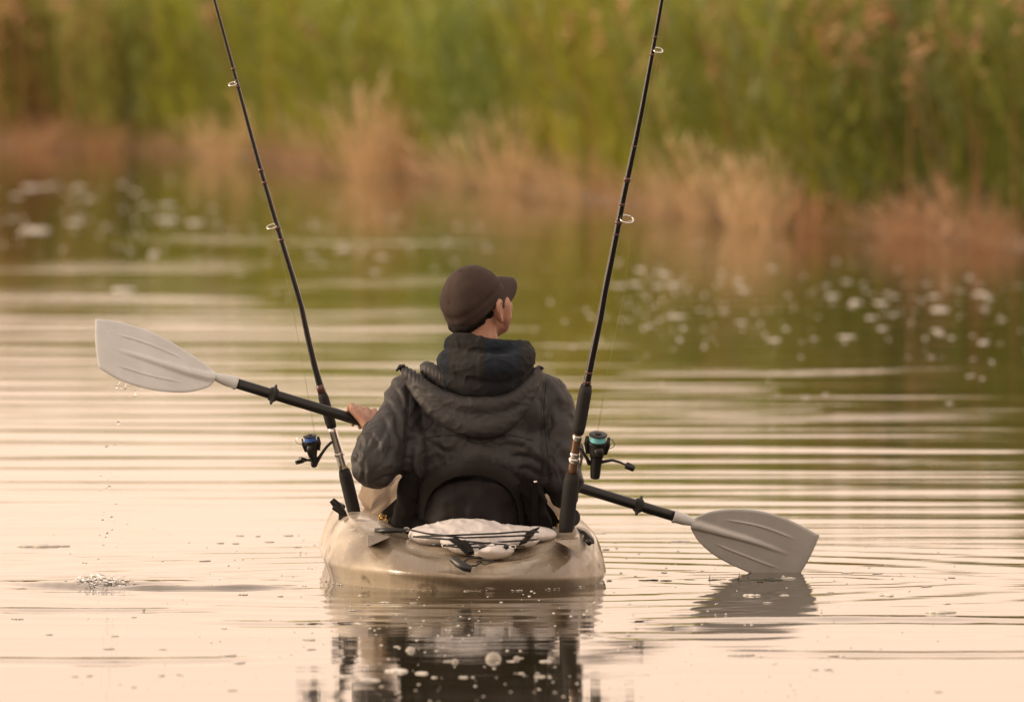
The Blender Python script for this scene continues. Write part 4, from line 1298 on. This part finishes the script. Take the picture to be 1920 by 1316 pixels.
# ------------------------------------------------------------------ paddle
pad = thing('paddle', PA(850), 'double ended kayak paddle, black shaft, pale grey blades, across the lap', 'paddle')
g = Geo(); g.tube([PA(p) for p in np.linspace(428, 1275, 12)], 0.0150, 24); build('shaft', g, M['shaft'], pad)
def drip(px, tilt):
    g = Geo(); c = PA(px); a2 = ax
    prof = [(-0.012, 0.0158), (-0.010, 0.019), (-0.003, 0.021), (0.0, 0.030), (0.003, 0.030), (0.005, 0.021), (0.011, 0.0185), (0.012, 0.0158)]
    g.tube([c + a2 * u + Vector((0, 0, 0)) for u, r in prof], [r for u, r in prof], 28)
    o = build('drip_ring', g, M['rubber'], pad, sharp=60)
    return o
drip(512, 0); drip(1197, 0)
def blade(px_throat, tops, bots, dirn, tilt, px_sock0, px_sock1, lab):
    A = PA(px_throat); s_m = S(A.y)
    u3 = ax * dirn
    v3 = (Vector((0, 0, 1)) - u3 * u3.z).normalized()
    n3 = u3.cross(v3).normalized()
    if n3.y > 0: n3 = -n3                       # towards the camera
    ct, st_ = math.cos(tilt), math.sin(tilt)
    vt = v3 * ct - n3 * st_                      # top edge leans away from the camera for tilt > 0
    nt_ = n3 * ct + v3 * st_
    c2 = np.array([px_throat, paddle_py(px_throat)])
    ud = np.array([0.957, 0.2905]) * dirn
    ud = ud / np.linalg.norm(ud)
    vd = np.array([ud[1], -ud[0]]) * (1 if dirn > 0 else -1)
    if vd[1] > 0: vd = -vd
    def uv(p):
        d = np.array(p, float) - c2
        return np.array([d @ ud * s_m, (d @ vd) * s_m / ct])
    T = [uv(p) for p in tops]; B = [uv(p) for p in bots]
    def curve(Q, t):
        Q = np.array(Q); L = np.concatenate([[0], np.cumsum(np.linalg.norm(np.diff(Q, axis=0), axis=1))]); L /= L[-1]
        k = min(np.searchsorted(L, t, side='right') - 1, len(Q) - 2); f = (t - L[k]) / (L[k + 1] - L[k])
        p0, p1, p2, p3 = Q[max(k - 1, 0)], Q[k], Q[k + 1], Q[min(k + 2, len(Q) - 1)]
        m1 = (p2 - p0) * 0.5; m2_ = (p3 - p1) * 0.5
        return (2 * f ** 3 - 3 * f ** 2 + 1) * p1 + (f ** 3 - 2 * f ** 2 + f) * m1 + (-2 * f ** 3 + 3 * f ** 2) * p2 + (f ** 3 - f ** 2) * m2_
    NU, NV = 70, 120
    V = []; 
    for side in (1, -1):
        for j in range(NU + 1):
            t = j / NU
            pt, pb = curve(T, t), curve(B, t)
            for i in range(NV + 1):
                s = 0.5 - 0.5 * math.cos(math.pi * i / NV)
                q = pb * (1 - s) + pt * s
                if j == NU: q = q + np.array([0.006 * math.sin(math.pi * s), 0])
                width = np.linalg.norm(pt - pb)
                edge = min(s, 1 - s) * width
                d = 0.0035 * min(1, edge / 0.006) ** 0.5 * min(1, (1 - t) * NU / 3 + 0.12)
                v_ = (s - 0.5) * width
                # spine: broad at the throat, running out three quarters of the way along
                sw = 0.004 + 0.010 * (1 - t)
                sp = 0.011 * math.exp(-abs(v_ / sw) ** 3) * max(0, 1 - (t / 0.86) ** 4) * (0.45 + 0.55 * (1 - t))
                gr = 0
                for sc_, t0, t1 in ((0.235, 0.30, 0.84), (0.765, 0.30, 0.84)):
                    e_ = max(0, min(1, (t - t0) / 0.08)) * max(0, min(1, (t1 - t) / 0.08))
                    gr += 0.0030 * math.exp(-(((s - sc_) * width) / 0.0026) ** 2) * e_
                dish = -0.10 * (v_ ** 2)
                off = side * (d + (sp + gr))
                pw = A + u3 * q[0] + vt * q[1] + nt_ * (off + dish + 0.02 * t * t * 0.4)
                V.append(pw)
    R = NV + 1; O = (NU + 1) * R; F = []
    for j in range(NU):
        for i in range(NV):
            F.append((j * R + i, j * R + i + 1, (j + 1) * R + i + 1, (j + 1) * R + i))
            F.append((O + j * R + i, O + (j + 1) * R + i, O + (j + 1) * R + i + 1, O + j * R + i + 1))
    for j in range(NU):
        F.append((j * R, (j + 1) * R, O + (j + 1) * R, O + j * R))
        F.append((j * R + NV, O + j * R + NV, O + (j + 1) * R + NV, (j + 1) * R + NV))
    for i in range(NV):
        F.append((NU * R + i, NU * R + i + 1, O + NU * R + i + 1, O + NU * R + i))
        F.append((i, O + i, O + i + 1, i + 1))
    g = Geo(); g.add(V, F)
    g2 = bmesh.new()
    o = build('blade', g, M['blade'], pad)
    bm = bmesh.new(); bm.from_mesh(o.data); bmesh.ops.recalc_face_normals(bm, faces=bm.faces); bm.to_mesh(o.data); bm.free()
    o['label'] = lab
    g = Geo()
    s0, s1 = PA(px_sock0), PA(px_sock1)
    g.tube([s0, s0 + (s1 - s0) * 0.06, s0 + (s1 - s0) * 0.14, s0 + (s1 - s0) * 0.18, s0 + (s1 - s0) * 0.7, s1 + (s1 - s0) * 0.5], [0.0185, 0.0195, 0.0195, 0.0175, 0.0165, 0.008], 24)
    build('socket', g, M['blade'], o, sharp=50)
    return o
blade(408, [(404, 700), (395, 690), (365, 668), (320, 640), (270, 617), (215, 603), (178, 599)],
      [(400, 716), (385, 727), (345, 735), (300, 733), (260, 726), (215, 711), (179, 690)], -1, math.radians(22), 444, 412, 'pale grey blade lifted out of the water, dripping')
blade(1292, [(1297, 975), (1315, 963), (1345, 955), (1390, 953), (1440, 960), (1490, 978), (1536, 1001)],
      [(1296, 988), (1302, 1000), (1318, 1020), (1350, 1045), (1395, 1067), (1440, 1084), (1496, 1098)], 1, math.radians(-31), 1262, 1294, 'shaded grey blade touching the water')

# ------------------------------------------------------------------ fishing rods
def rod(path, r_px, grips, seatseg, seat_mat, y_base, lean, label, wraps, guides, gside, line_pts, seat_ring=None):
    """path: pixels from butt to tip; depth moves towards the camera by `lean` per metre of height"""
    z0 = P(path[0][0], path[0][1], y_base).z
    def pt(px, py):
        y = y_base
        for _ in range(3):
            z = P(px, py, y).z; y = y_base - lean * (z - z0)
        return P(px, py, y)
    root = thing('fishing_rod', pt(*path[0]), label, 'fishing rod', 'fishing rods standing in the kayak')
    def at(py):
        for (a, b_) in zip(path[:-1], path[1:]):
            if b_[1] <= py <= a[1]:
                f = (a[1] - py) / (a[1] - b_[1]); return a[0] + (b_[0] - a[0]) * f
        return path[-1][0] + (path[-1][0] - path[-2][0]) / (path[-1][1] - path[-2][1]) * (py - path[-1][1])
    def seg(py0, py1, n=8):
        return [pt(at(p), p) for p in np.linspace(py0, py1, n)]
    def rr(py): return np.interp(-py, [-q[0] for q in r_px], [q[1] for q in r_px]) / 2 * S(y_base)
    n = 26
    top = -420
    pys = np.linspace(path[0][1] - 10, top, n)
    g = Geo(); g.tube([pt(at(p), p) for p in pys], [rr(p) for p in pys], 14); build('blank', g, M['blank'], root)
    for p0, p1, w in grips:
        g = Geo(); q = seg(p0, p1, 9); wr_ = w / 2 * S(y_base)
        tap = [0.86, 0.98, 1, 1, 1, 1, 1, 0.97, 0.80]
        g.tube(q, [wr_ * k for k in tap], 20); build('grip', g, M['rubber'], root)
    g = Geo(); q = seg(*seatseg[:2], 8); w = seatseg[2] / 2 * S(y_base)
    g.tube(q, [w * 1.02, w, w, w, w * 0.95, w * 0.92, w * 0.95, w], 20); seat_o = build('reel_seat', g, seat_mat, root)
    if seat_ring:
        for py_, w_, h_, m_ in seat_ring:
            g = Geo(); c0, c1 = pt(at(py_ + h_ / 2), py_ + h_ / 2), pt(at(py_ - h_ / 2), py_ - h_ / 2)
            g.tube([c0, c0.lerp(c1, 0.15), c0.lerp(c1, 0.85), c1], [w_ / 2 * S(y_base) * k for k in (0.93, 1, 1, 0.93)], 20)
            build('locking_ring', g, M[m_], seat_o)
    for p0, w_, h_ in wraps:
        g = Geo(); q = seg(p0, p0 - h_, 3); g.tube(q, [rr(p0) * w_] * 3, 12); build('thread_wrap', g, M['wrap'], root)
    # guides: a ring on three thin legs, standing off the blank
    for (gy, size, reach) in guides:
        foot1, foot2 = pt(at(gy - size * 0.9), gy - size * 0.9), pt(at(gy + size * 0.25), gy + size * 0.25)
        cpx, cpy = at(gy) + gside * reach, gy
        c = pt(cpx, cpy) + Vector((0, -0.004, 0))
        r_ = size * 0.42 * S(y_base)
        axd = (pt(at(gy - 30), gy - 30) - pt(at(gy + 30), gy + 30)).normalized()
        axd = (axd + Vector((0, -0.28, 0))).normalized()
        e1 = axd.cross(Vector((0, 1, 0))).normalized(); e2 = axd.cross(e1)
        g = Geo()
        g.tube([c + (e1 * math.cos(t) + e2 * math.sin(t)) * r_ for t in np.linspace(0, 2 * math.pi, 25)], 0.0019, 8, cap=False)
        go = build('guide_ring', g, M['chrome'], root)
        g = Geo()
        for k in (-1, 1):
            g.tube([foot1, c + e1 * r_ * 0.9 * (1 if gside > 0 else -1) + e2 * r_ * 0.4 * k], 0.0007, 6)
        g.tube([foot2, c - e1 * r_ * (1 if gside > 0 else -1)], 0.0010, 6)
        g.tube([foot1, foot1.lerp(foot2, 0.5), foot2], 0.0012, 6)
        build('guide_leg', g, M['chrome'], go)
    g = Geo(); g.tube([pt(*p) for p in line_pts], 0.0006, 5); build('line', g, M['line'], root)
    return root, pt

rodL, ptL = rod([(667, 972), (645, 880), (622, 800), (604, 737), (597, 715), (580, 645), (562, 560), (540, 490), (525, 441), (490, 322), (466, 235), (442, 146), (420, 65), (402, 0)],
    [(980, 16), (737, 14), (700, 12), (560, 10), (322, 8), (146, 6.5), (0, 5), (-420, 3)],
    [(968, 880, 25), (802, 737, 20)], (882, 798, 17), M['steel'], 1.0, 0.17,
    'fishing rod with blue line reel and silver reel seat, on the left of the angler',
    [(736, 1.12, 15), (322, 1.25, 6), (345, 1.2, 5), (430, 1.2, 6), (452, 1.2, 5), (132, 1.2, 5), (165, 1.2, 5)],
    [(425, 22, 11), (158, 18, 9)], -1,
    [(590, 812), (560, 640), (541, 540), (517, 436), (482, 300), (448, 165), (425, 90), (398, 0), (330, -260)],
    seat_ring=[(851, 19.5, 6, 'steel')])
rodR, ptR = rod([(1060, 1003), (1073, 885), (1078, 850), (1083, 815), (1100, 720), (1106, 690), (1125, 600), (1138, 525), (1150, 470), (1167, 380), (1184, 300), (1200, 225), (1225, 90), (1241, 0)],
    [(1010, 18), (720, 14), (600, 12.5), (380, 11), (225, 9.5), (90, 8), (0, 7), (-420, 4)],
    [(1000, 887, 29), (812, 722, 25)], (888, 810, 18), M['bronze'], 0.55, 0.34,
    'fishing rod with turquoise line reel and bronze reel seat, right of the angler',
    [(718, 1.15, 5), (700, 1.1, 4), (340, 1.25, 8), (385, 1.15, 5), (420, 1.2, 6), (440, 1.15, 3), (72, 1.15, 5), (105, 1.15, 5), (275, 1.1, 3)],
    [(411, 30, 14), (95, 20, 10)], 1,
    [(1120, 812), (1140, 690), (1172, 540), (1183, 412), (1208, 250), (1236, 95), (1250, 0), (1290, -260)],
    seat_ring=[(862, 23, 9, 'chrome'), (852, 19, 8, 'steel'), (820, 19, 9, 'steel')])

def reel(root, pt, c_px, c_py, side, k, line_mat, handle_pts, foot_pts, body_low, bail, rotor_lean):
    """spinning reel: spool on top, rotor, gear box, foot, handle, bail wire. k = size of the spool in px"""
    s = S(0.75)
    c = pt(c_px, c_py) + Vector((0, -0.012, 0))
    base = pt(*body_low) + Vector((0, -0.012, 0))
    axd = (c - base).normalized()
    axd = Vector((axd.x, -rotor_lean, axd.z)).normalized()
    def lathe(prof, n=26):
        g = Geo(); g.tube([c + axd * (u * k * s) for u, r in prof], [r * k * s for u, r in prof], n); return g
    gear = build('reel', lathe([(-2.45, 0.22), (-2.42, 0.27), (-2.0, 0.30), (-1.6, 0.32), (-1.25, 0.34), (-1.1, 0.40)] if side > 0 else [(-1.5, 0.20), (-1.45, 0.30), (-1.2, 0.36), (-1.0, 0.40)]), M['black'], root, sharp=50)
    build('spool_line', lathe([(-0.16, 0.46), (0.16, 0.44)]), line_mat, gear, sharp=50)
    build('spool_lip', lathe([(0.16, 0.40), (0.17, 0.52), (0.23, 0.53), (0.25, 0.42), (0.27, 0.40), (0.28, 0.20), (0.34, 0.19), (0.36, 0.12)]), M['black'], gear, sharp=40)
    build('rotor', lathe([(-1.1, 0.34), (-0.95, 0.44), (-0.6, 0.47), (-0.40, 0.52), (-0.36, 0.54), (-0.20, 0.53), (-0.16, 0.45)]), M['black'], gear, sharp=40)
    # rotor arms
    e1 = axd.cross(Vector((0, 1, 0))).normalized()
    for sg in (-1, 1):
        g = Geo()
        g.tube([c + axd * (-0.95 * k * s) + e1 * sg * 0.46 * k * s, c + axd * (-0.4 * k * s) + e1 * sg * 0.62 * k * s, c + axd * (0.08 * k * s) + e1 * sg * 0.60 * k * s], [0.16 * k * s, 0.14 * k * s, 0.10 * k * s], 10, flat=0.6)
        build('rotor_arm', g, M['black'], gear)
    g = Geo(); q = [pt(*p) + Vector((0, -0.008, 0)) for p in foot_pts]
    g.tube(q, [0.0050, 0.0052, 0.0058, 0.0085][:len(q)], 10, flat=0.8); build('reel_foot', g, M['black'], gear)
    g = Geo(); q = [pt(*p) + Vector((0, -0.014, 0)) for p in handle_pts]
    g.tube(q, [0.0075, 0.0062, 0.0052, 0.0036][:len(q)], 10, flat=0.7)
    hd = build('crank', g, M['black'], gear)
    g = Geo()
    e = (q[-1] - q[-2]).normalized()
    if side > 0:
        g.tube([q[-1], q[-1] + e * 0.004, q[-1] + e * 0.024, q[-1] + e * 0.027], [0.0085, 0.0105, 0.0100, 0.0085], 14)
    else:
        g.tube([q[-1] - e * 0.004, q[-1] + Vector((-0.016, -0.01, -0.004))], [0.0065, 0.0060], 12)
        g.tube([q[-2], q[-2] + Vector((-0.016, -0.02, 0.006))], [0.0060, 0.0055], 12)
    build('knob', g, M['black'], hd, sharp=50)
    g = Geo(); g.tube([pt(*p) + Vector((0, -0.016, 0)) for p in bail], 0.0011, 6); build('bail_wire', g, M['chrome'] if side < 0 else M['black'], gear)
    g = Geo(); g.ball(c + axd * (-0.75 * k * s) + Vector((0.10 * k * s * side, -0.42 * k * s, 0)), (0.26 * k * s, 0.18 * k * s, 0.34 * k * s), 14, 10); build('rotor_hub', g, M['black'], gear)

reel(rodR, ptR, 1121, 821, 1, 33, M['cyan'], [(1126, 866), (1148, 862), (1162, 866), (1173, 871)],
     [(1080, 836), (1090, 842), (1100, 858), (1106, 870)], (1115, 904), [(1139, 820), (1147, 824), (1153, 832), (1150, 838), (1140, 841)], 0.36)
reel(rodL, ptL, 582, 822, -1, 25, M['blue'], [(588, 862), (580, 862), (573, 862), (566, 864)],
     [(622, 828), (612, 838), (602, 852), (592, 868)], (589, 872), [(578, 816), (565, 817), (554, 824), (556, 830), (568, 833)], 0.20)
# left gear box bulge
g = Geo(); g.chain([ptL(590, 862), ptL(589, 870)], [0.0125, 0.0105], 0.3); 
blob('gear_box', g, 0.002, M['black'], rodL, 2)

# ------------------------------------------------------------------ foam, bubbles, drops
def foam_mesh(seed, n, flat=0.35, spread=1.0):
    r = random.Random(seed); g = Geo()
    for i in range(n):
        a = r.uniform(0, 6.28); d = abs(r.gauss(0, 0.45)) * spread
        rad_ = r.uniform(0.18, 0.5) * (1 - 0.3 * d)
        g.ball((math.cos(a) * d, math.sin(a) * d, 0), (rad_, rad_, rad_ * flat), 8, 6)
    me = bpy.data.meshes.new('foam_patch'); me.from_pydata(g.v, [], g.f); me.materials.append(M['foam'])
    me.polygons.foreach_set('use_smooth', np.ones(len(me.polygons), dtype=bool)); return me
FM = [foam_mesh(i, n) for i, n in enumerate((5, 8, 12, 16))]
def foam(px, py, w_px, label, group, cat='foam', aspect=1.0):
    c = PW(px, py); o = bpy.data.objects.new('foam_patch', random.choice(FM))
    s = w_px * S(c.y) / 1.5
    o.location = (c.x, c.y, water_z(c.x, c.y) + 0.001); o.scale = (s, s * aspect, s * 0.9); o.rotation_euler = (0, 0, random.uniform(0, 6.28))
    COL.objects.link(o); tag(o, label, cat, group); return o
gl = 'foam patches drifting in front of the left shore'
for px, py, w in ((62, 352, 40), (92, 350, 26), (150, 352, 22), (30, 368, 22), (168, 372, 22), (318, 384, 26), (255, 360, 18), (365, 418, 30), (310, 412, 44), (62, 432, 50), (20, 412, 24),
                  (142, 418, 26), (150, 405, 18), (198, 424, 20), (120, 468, 22), (290, 476, 26), (268, 386, 16), (232, 346, 18), (400, 390, 18), (445, 545, 0), (645, 466, 24), (715, 482, 26), (700, 510, 20), (588, 482, 18), (840, 450, 22)):
    if w: foam(px, py, w, ('large' if w >= 30 else 'small') + ' blurred pale foam patch ' + ('near the left edge of the water' if px < 220 else 'on the water left of the left fishing rod' if px < 460 else 'between the two fishing rods beyond the cap'), gl)
foam(234, 544, 40, 'single pale foam patch above the raised left paddle blade', 'lone foam patches')
gr = 'foam patches drifting in front of the right shore'
for px, py, w in ((1160, 536, 34), (1192, 532, 30), (1240, 512, 26), (1238, 536, 26), (1262, 535, 34), (1202, 506, 22), (1395, 545, 30), (1388, 528, 22), (1562, 556, 36), (1586, 528, 22), (1548, 536, 20),
                  (1605, 566, 32), (1598, 574, 20), (1650, 568, 32), (1680, 556, 22), (1632, 596, 26), (1672, 590, 24), (1750, 556, 26), (1765, 580, 38), (1752, 582, 20), (1800, 546, 20), (1842, 552, 34), (1855, 560, 20), (1847, 578, 24),
                  (1272, 594, 30), (1355, 584, 20), (1390, 604, 28), (1218, 610, 22), (1449, 638, 28), (1475, 616, 20), (1590, 632, 32), (1656, 616, 22), (1755, 620, 24), (1786, 634, 24), (1844, 642, 28), (1528, 636, 16),
                  (1510, 518, 20), (1448, 504, 22), (1736, 532, 18), (1880, 600, 18), (1600, 700, 16), (1690, 588, 16), (1820, 520, 18), (1530, 594, 0), (1550, 740, 22), (1510, 745, 20), (1780, 756, 18), (1274, 640, 12), (1745, 670, 16), (1825, 674, 14)):
    if w: foam(px, py, w * 0.85, ('large' if w >= 28 else 'small') + ' blurred pale foam patch ' + ('just right of the right fishing rod' if px < 1300 else 'on the green reflection above the right paddle blade' if px < 1640 else 'on the green reflection near the right edge'), gr)
near = [(78, 1024, 46), (555, 1040 - 14, 12), (384, 1052, 14), (456, 1115, 18), (525, 1118, 10), (452, 1004, 12), (412, 1018, 14), (443, 1019, 12), (506, 1016, 14), (482, 1005, 10), (540, 1004, 14), (31, 1160, 14),
        (215, 1193, 14), (426, 1229, 24), (452, 1242, 32), (582, 1199, 28), (582, 1217, 16), (92, 1190, 12), (205, 1216, 16), (302, 1266, 16), (170, 1267, 14), (142, 1268, 12), (250, 1288, 10), (436, 1294, 10), (336, 1265, 9), (305, 1217, 8), (252, 1157, 8), (422, 1178, 10),
        (1410, 1116, 30), (1470, 1116, 16), (1440, 1130, 12), (1665, 1116, 28), (1760, 1148, 40), (1480, 1084, 20), (1590, 1074, 16), (1646, 1075, 12), (1786, 1083, 16), (1558, 1110, 12), (1737, 1100, 12), (1774, 1132, 14),
        (1300, 1073, 20), (1246, 1074, 10), (1272, 1015, 28), (1122, 1000, 16), (1155, 1018, 8), (1135, 1030, 10), (1388, 1228, 26), (1530, 1255, 16), (1550, 1255, 18), (1564, 1229, 16), (1540, 1233, 9), (1428, 1231, 8), (1758, 1297, 16),
        (960, 1240, 12), (925, 1236, 0)]
for px, py, w in near:
    if w: foam(px, py, w * 1.15, ('larger' if w >= 20 else 'tiny') + ' bubble cluster floating on bright water ' + ('between the left splash and the kayak' if px < 640 and py < 1125 else 'in the lower left foreground' if px < 640 else 'between the kayak and the right blade' if px < 1340 else 'around the foot of the right blade' if py < 1170 else 'in the lower right foreground'), 'bubble clusters on the near water', aspect=1.4)
refl = [(742, 1258, 70), (790, 1262, 40), (770, 1219, 20), (870, 1270, 26), (840, 1240, 20), (720, 1130, 28), (690, 1133, 14), (777, 1131, 20), (745, 1212, 16), (1022, 1240, 30), (1043, 1220, 18), (1035, 1234, 12), (978, 1262, 20), (1015, 1268, 26), (957, 1297, 12),
        (650, 1268, 40), (690, 1275, 50), (815, 1270, 20), (975, 1234, 14), (700, 1160, 10), (712, 1178, 12), (930, 1270, 10), (1008, 1262, 14), (868, 1200, 12), (1040, 1298, 10), (660, 1145, 22)]
for px, py, w in refl:
    foam(px, py, w * 0.75, ('broad' if w >= 26 else 'tiny') + ' white foam fleck in the reflection ' + ('close below the stern' if py < 1180 else 'left of the largest bubble' if px < 925 else 'right of the largest bubble'), 'foam on the reflection of the angler', aspect=1.3)
def bubble(px, py, d, lab):
    c = PW(px, py); r = d / 2 * S(c.y); g = Geo(); g.ball((0, 0, 0), (r, r, r * 0.95), 24, 16)
    o = build('bubble', g, M['bubble']); o.location = (c.x, c.y, water_z(c.x, c.y)); tag(o, lab, 'bubble', 'large bubbles on the reflection')
bubble(925, 1236, 30, 'largest round bubble floating in the dark reflection')
bubble(770, 1219, 17, 'round bubble left of the largest one in the reflection')
bubble(969, 1235, 13, 'small round bubble just right of the largest one')
bubble(853, 1241, 14, 'faint round bubble left of the largest, in the reflection')
# the countless fine specks
g = Geo(); r = random.Random(4)
for i in range(900):
    if r.random() < 0.6:
        px, py = r.uniform(-60, 1980), r.uniform(985, 1316)
        px = 0.5 * px + 0.5 * r.choice([520, 1180, 1700, 1500, 640, 300, 850]) + r.gauss(0, 60)
        w = r.choice([2.5, 3, 4, 5, 6.5])
    else:
        px, py = r.choice([r.gauss(1620, 200), r.gauss(1230, 90), r.gauss(200, 170), r.gauss(700, 250)]), r.uniform(0, 1)
        py = (r.gauss(575, 55) if px > 1000 else r.gauss(430, 50)); w = r.choice([4, 6, 8])
    c = PW(px, py); rr_ = w / 2 * S(c.y)
    if abs(c.x + 0.13) < 0.43 and 0 < c.y < 3.5: continue
    g.ball((c.x, c.y, water_z(c.x, c.y)), (rr_, rr_ * 1.3, rr_ * 0.55), 6, 4)
tag(build('foam_specks', g, M['foam']), 'fine foam specks scattered over the water', 'foam', kind='stuff')

# line of froth where the hull meets the water
g = Geo(); r = random.Random(9)
for i in range(260):
    t = r.random()
    if math.sin(t * 31 + 2) + 0.6 * math.sin(t * 77) < r.uniform(-0.2, 0.8): continue
    yy = 0.62 * t ** 1.8
    sx = r.choice([-1, 1])
    q = KM @ Vector((sx * (Wb(yy) + 0.004 + abs(r.gauss(0, 0.004))), yy - 0.004, 0))
    rr_ = r.choice([0.0006, 0.0008, 0.001, 0.0014, 0.0024]) * (1.4 if sx > 0 and yy > 0.2 else 1.0)
    g.ball((q.x, q.y, 0.001 + r.uniform(0, 0.002)), (rr_ * 1.8, rr_, rr_ * 0.7), 6, 4)
tag(build('wake_froth', g, M['foam']), 'thin line of froth where the kayak hull meets the water', 'froth', kind='stuff')

# drops falling from the raised blade, and their splash
g = Geo(); r = random.Random(12)
for i in range(52):
    f = r.random()
    py = 715 + (1085 - 715) * f ** 0.75
    px = 212 - 22 * f + r.gauss(0, 5 + 16 * f)
    if r.random() < 0.2: px, py = r.uniform(205, 285), r.uniform(712, 745)
    s_ = r.choice([0.8, 1.0, 1.3, 1.8, 2.6]) * S(0.75)
    g.ball(P(px, py, 0.76), (s_, s_, s_ * r.uniform(1, 1.6)), 8, 6)
for a, b_ in (((268, 728), (250, 744)), ((228, 710), (222, 722)), ((238, 714), (234, 730))):
    g.tube([P(*a, 0.76), P((a[0] + b_[0]) / 2, (a[1] + b_[1]) / 2, 0.76), P(*b_, 0.76)], [0.0014, 0.0008, 0.0022], 6)
tag(build('water_drops', g, M['drop']), 'drops of water falling from the raised left paddle blade', 'drops', kind='stuff')
g = Geo()
c = PW(190, 1094)
for i in range(170):
    px = r.gauss(188, 30); h_ = abs(r.gauss(0, 0.010)) * math.exp(-((px - 188) / 45) ** 2)
    q = PW(px, 1096 + r.uniform(-4, 3))
    rr_ = r.uniform(0.0015, 0.005)
    g.ball((q.x, q.y, h_), (rr_ * 1.5, rr_, rr_), 8, 6)
for i in range(40):
    px = r.gauss(188, 24); q = PW(px, 1095); h_ = r.uniform(0.008, 0.03)
    g.tube([(q.x, q.y, 0), (q.x + r.gauss(0, 0.006), q.y, h_ * 0.6), (q.x + r.gauss(0, 0.01), q.y, h_)], [0.003, 0.0012, 0.0022], 6)
tag(build('splash', g, M['drop']), 'small crown splash on the water below the raised blade', 'splash', kind='stuff')
# water weed dragged up by the right blade
g = Geo()
M['weed'] = new_mat('water_weed', (0.07, 0.07, 0.035), 0.5)
for i in range(30):
    px = r.uniform(1200, 1490) if i < 16 else r.gauss(1400, 30)
    q = PW(px, 1086 + abs(r.gauss(0, 1.5))); L = r.uniform(0.008, 0.03)
    g.ball((q.x, q.y, 0.0005), (L * r.uniform(0.5, 1.0), 0.010, r.uniform(0.0006, 0.0022)), 7, 4)
for px, h_ in ((1385, 0.022), (1330, 0.016), (1402, 0.012)):
    q = PW(px, 1086); g.tube([(q.x, q.y, 0), (q.x + 0.002, q.y, h_ * 0.6), (q.x + 0.001, q.y, h_)], [0.0014, 0.0009, 0.0004], 5)
tag(build('water_weed', g, M['weed']), 'wet strands of weed floating at the right paddle blade', 'water weed', kind='stuff')
